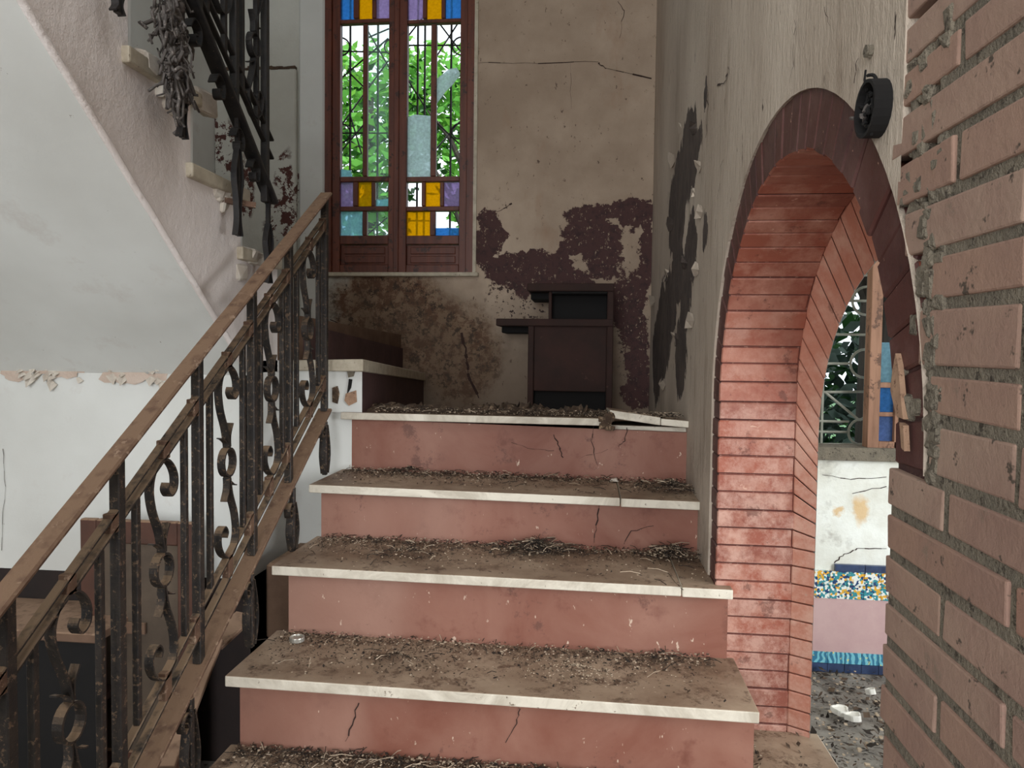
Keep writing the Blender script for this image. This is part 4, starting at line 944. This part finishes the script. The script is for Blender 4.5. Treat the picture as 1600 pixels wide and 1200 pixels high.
# landing heaps: irregular low mounds
def mound(px0, px1, pyb, h, n, y, label, mat='dirt', seedr=1):
    f = MB(); nx, ny = n, 6; P = []
    for j in range(ny+1):
        for i in range(nx+1):
            x = AY(px0+(px1-px0)*i/nx, 640, y).x; t = i/nx; yy = y+.0+j*.05; edge = math.sin(math.pi*j/ny)*(math.sin(math.pi*min(max(t, .02), .98))**.4)
            P.append((x+U(-.01, .01), yy, AY(700, pyb, y).z-.012+edge*h*U(.35, 1.2)))
    for j in range(ny):
        for i in range(nx): q = [j*(nx+1)+i, j*(nx+1)+i+1, (j+1)*(nx+1)+i+1, (j+1)*(nx+1)+i]; f.face([P[v] for v in q])
    return tag(f.build('dirt_heap', M[mat]), label, 'debris', kind='stuff')
mound(540, 700, 644, .035, 30, 2.62, 'dark dirt ridge on the left front of the landing'); mound(700, 870, 644, .045, 40, 2.62, 'dirt heap on the middle of the landing before the cupboard'); mound(855, 960, 646, .04, 24, 2.64, 'dirt heap at the right of the landing near the broken slab')
def lf():
    x = U(-.78, .33); y = D5+.01+abs(random.gauss(0, .12)); t = (y-D5)/(YB-D5); return (x, min(y, YB-.05), ZL[5]+(zbk-ZL[5])*t-(.02 if x > xs and y > D5+.5 else 0))
flakes(3000, lf, .007, 'leaf_litter', 'leaf litter and crumbs spread over the top landing', .02, tw=150)
# crumbs round the arch foot, threshold and side room floor
def thf():
    x = U(.36, .585); y = U(.9, CY+A1-.01); return (x, y, .36) if R() < .7 else (U(.41, .45), U(1.5, 1.9), .36)
flakes(260, thf, .008, 'plaster_crumbs', 'crumbs and dead leaves on the threshold slab of the arch', .006)
def rf():
    x = U(.62, 1.9); y = U(1.3, 3.22); return (x, y, 0) if (R() < .6 or x < .62+(y-1.3)*.42) else None
flakes(5200, rf, .016, 'rubble', 'rubble, leaves and plaster bits over the floor of the room beyond the arch', .03, wts=(.35, .6, 1), tw=200)
def uf_(): return (U(-2.1, -.93), U(1.0, 2.2), .0)
flakes(900, uf_, .02, 'rubble', 'dark rubble on the floor under the upper flight', .03, wts=(.5, .6, 1))
# tin lid on tread 2
def disc(name, c, r, h, mat, label, cat, tiltv=0, n=20, sx=1, wob=0, lip=True):
    f = MB(); prof = [(0, h*.7), (r*.8, h*.7), (r*.84, h), (r*.97, h), (r, h*.8), (r, 0)]; b0 = 0; vs = []
    for (rr_, z) in prof:
        for k in range(n): t = 2*math.pi*k/n; w_ = 1+wob*math.sin(3*t)+wob*.6*math.sin(5*t+1); vs.append((rr_*math.cos(t)*sx*w_, rr_*math.sin(t)*w_, z))
    f.v = vs
    for i in range(len(prof)-1):
        for k in range(n): f.f.append((i*n+k, i*n+(k+1) % n, (i+1)*n+(k+1) % n, (i+1)*n+k)); f.m.append(0)
    f.f.append(tuple((len(prof)-1)*n+k for k in reversed(range(n)))); f.m.append(0)
    o = f.build(name, M[mat], smooth=False); o.location = c; o.rotation_euler = (tiltv, tiltv*.5, .3); return tag(o, label, cat)
p = AZ(464, 1001, ZL[2]+.002); disc('tin_lid', p, .021, .012, 'tin', 'small round tin lid lying at the left back of the widest tread', 'lid')
# broken crockery / shells in the side room
for px, py, r, lb in ((1313, 1114, .03, 'round white dish fragment on the rubble beyond the arch'), (1334, 1124, .028, 'flat white dish shard right of the round fragment beyond the arch'), (1362, 1084, .018, 'small white dish shard on the rubble nearest the brick wall edge')):
    p = AZ(px, py, .03); o = disc('dish_fragment', p, r, .02, 'chipw', lb, 'shard', U(-.3, .3), wob=.14); o['group'] = 'white dish fragments on the rubble'
# larger stone bits
def stone(c, s, mat, label, cat='stone', name='stone_chip'):
    f = MB(); n = 7; q = [Vector((math.cos(2*math.pi*k/n)*s*U(.7, 1.1), math.sin(2*math.pi*k/n)*s*U(.5, .9), U(0, s*.2))) for k in range(n)]; tpt = [v*.6+Vector((0, 0, s*U(.4, .6))) for v in q]
    for k in range(n): j = (k+1) % n; f.face([q[k], q[j], tpt[j], tpt[k]])
    f.face(tpt); f.face(q[::-1]); o = f.build(name, M[mat]); o.location = c; return tag(o, label, cat)
stone(AZ(902, 889, .745), .016, 'plasterchip', 'pale plaster lump near the front of the third tread'); stone(AZ(1035, 862, .745), .02, 'plasterchip', 'pale lump among twigs at the right of the third tread'); stone(AZ(531, 862, .75), .012, 'plasterchip', 'small white lump at the left of the third tread')
stone(AZ(529, 877, .75), .012, 'dirt', 'brown lump in front of the small white one on the third tread'); stone(AZ(960, 753, .93), .02, 'plasterchip', 'grey plaster lump at the right of the fourth tread'); stone(AZ(1158, 976, .56), .014, 'dirt', 'brown crumb by the arch jamb behind the widest tread') if False else None
# mortar clump at the slab break
f = MB()
for k in range(26): p = AY(948+U(-9, 9), 655+U(-12, 14), D5-.012); s = U(.004, .012); f.box((p.x-s, p.y-s*.5, p.z-s), (p.x+s, p.y+s, p.z+s), 0, .003)
tag(f.build('mortar_clump', M['dirt'], bevel=.002), 'crumbling mortar clump stuck in the broken landing edge', 'mortar')
# white torn shard at jamb foot
f = MB(); yj = CY+A1-.006; q = [AY(x, y, yj) for x, y in ((1243, 1082), (1268, 1088), (1264, 1102), (1258, 1100), (1256, 1105), (1244, 1098))]; q2 = [v+Vector((0, .006, 0)) for v in q]; f.face(q[::-1]); f.face(q2)
for i in range(6): f.face([q[i], q[(i+1) % 6], q2[(i+1) % 6], q2[i]])
tag(f.build('tile_chip', M['chipw']), 'white broken tile chip at the foot of the red arch jamb', 'tile chip')
# electrical box hole
jb = thing('junction_box', tuple(AX(1372, 170, X0)), 'round black gutted electrical box with wire ends beside the arch top', 'junction box')
c = AX(1372, 170, X0-.01)
f = MB(); n = 22
for i in range(n):
    t0, t1 = 2*math.pi*i/n, 2*math.pi*(i+1)/n; r1, r2 = .034, .030
    def pt(x, r, t): return (x, c.y+r*math.cos(t), c.z+r*math.sin(t))
    f.face([pt(X0-.026, r1, t0), pt(X0-.026, r1, t1), pt(X0+.01, r1, t1), pt(X0+.01, r1, t0)]); f.face([pt(X0-.026, r1, t0), pt(X0-.026, r2, t0), pt(X0-.026, r2, t1), pt(X0-.026, r1, t1)]); f.face([pt(X0-.026, r2, t0), pt(X0+.0, r2, t0), pt(X0+.0, r2, t1), pt(X0-.026, r2, t1)])
f.face([(X0-.010, c.y+.031*math.cos(2*math.pi*i/n), c.z+.031*math.sin(2*math.pi*i/n)) for i in range(n)][::-1]); f.build('box_ring', M['black'], jb)
for i in range(16):
    f = MB(); a = Vector((X0-.012, c.y+U(-.02, .02), c.z+U(-.02, .02))); pts = [a]
    for j in range(5): pts.append(pts[-1]+Vector((-U(0, .004), U(-.012, .012), U(-.012, .012))))
    f.tube(smooth(pts, 3), .0022, 5); f.build('wire', M['web' if i % 4 == 0 else 'black'], jb)
f = MB(); f.tube([Vector((X0-.02, c.y+.01, c.z+.025)), Vector((X0-.022, c.y+.013, c.z+.04)), Vector((X0-.02, c.y+.016, c.z+.052))], .0015, 4); f.build('wire', M['black'], jb)
# small screw/plug hole in the plaster
f = MB(); a = AX(1357, 80, xf-.004); f.tube([a+Vector((.004, 0, 0)), a+Vector((-.004, 0, 0))], .008, 8); f.build('wall_plug', M['mortar'], wall_right)
# bare mortar scar on the maroon toothing
for pts in ([(1399, 552), (1403, 570), (1409, 640), (1411, 655), (1400, 650), (1391, 610), (1394, 580)], [(1405, 660), (1411, 665), (1413, 705), (1408, 700)]):
    f = MB(); q = [AX(x, y, X0-.008) for x, y in pts]; q2 = [v+Vector((.006, 0, 0)) for v in q]; f.face(q); 
    for i in range(len(q)): f.face([q[i], q[(i+1) % len(q)], q2[(i+1) % len(q)], q2[i]])
    f.build('plaster_scar', M['tanplaster'], arch)
# leaning cupboard door under the upper flight
dp = thing('wooden_panel', (-1.35, 2.1, 0), 'loose brown framed panel with greyish centre leaning behind the lower railing', 'panel')
YD = 2.12
a, c = AY(124, 812, YD), AY(302, 816, YD); dx0, dx1, dzt = a.x, c.x, (a.z+c.z)/2; fr = .055
for b0, b1 in (((dx0, YD, 0), (dx0+fr, YD+.025, dzt)), ((dx1-fr, YD, 0), (dx1, YD+.025, dzt)), ((dx0+fr, YD, dzt-.075), (dx1-fr, YD+.025, dzt)), ((dx0+fr, YD, 0), (dx1-fr, YD+.025, .09))):
    f = MB(); f.box(b0, b1); f.build('frame', M['doorframe'], dp, bevel=.004)
f = MB(); f.box((dx0+fr, YD+.01, .09), (dx1-fr, YD+.018, dzt-.075)); pn = f.build('panel', M['panelgrey'], dp)
f = MB(); f.box((dx0+.1, YD-.004, dzt-.36), (dx0+.22, YD+.004, dzt-.325)); f.build('handle', M['dustwood'], pn)
# low dusty console against the alcove wall
cs = thing('console_table', (-1.75, 2.1, 0), 'low dusty brown console with open shelf in the alcove at the left edge', 'table')
pz = AY(40, 985, 1.98).z; xr_ = AY(150, 985, 1.98).x
f = MB(); f.box((XL+.05, 1.98, pz-.03), (xr_, YA-.004, pz)); f.build('tabletop', M['dustwood'], cs, bevel=.004)
for x in (xr_-.03, XL+.08): f = MB(); f.box((x-.02, 2.0, 0), (x+.02, 2.04, pz-.03)); f.build('leg', M['darkwood'], cs); f = MB(); f.box((x-.02, 2.18, 0), (x+.02, 2.22, pz-.03)); f.build('leg', M['darkwood'], cs)
f = MB(); f.box((XL+.08, 2.0, .28), (xr_-.03, 2.22, .30)); f.build('shelf', M['darkwood'], cs)
f = MB(); f.box((XL+.06, 1.995, 0), (xr_-.01, 2.01, pz-.03)); f.build('front_panel', M['black'], cs)
# loose planks in the dark space beside the stairs
for i, (p0, p1, w, lb) in enumerate((((385, 960), (330, 1010), .05, 'short dusty board lying beside the stairs behind the lower railing'), ((250, 1200), (330, 1000), .05, 'long dusty board leaning in the dark gap beside the stairs'))):
    a, c = AX(*p0, -1.0), AX(*p1, -1.03); f = MB(); f.beam(a, c, .07, .012); tag(f.build('loose_board', M['dustwood'], bevel=.002), lb, 'board')
f = MB(); f.box((-1.07, 2.3, .40), (-.93, D5+.04, .66)); tag(f.build('masonry_stub', M['dustwood'], bevel=.01), 'brown dusty masonry stub beside the stairs under the white wall', 'masonry')
bpy.context.view_layer.update()
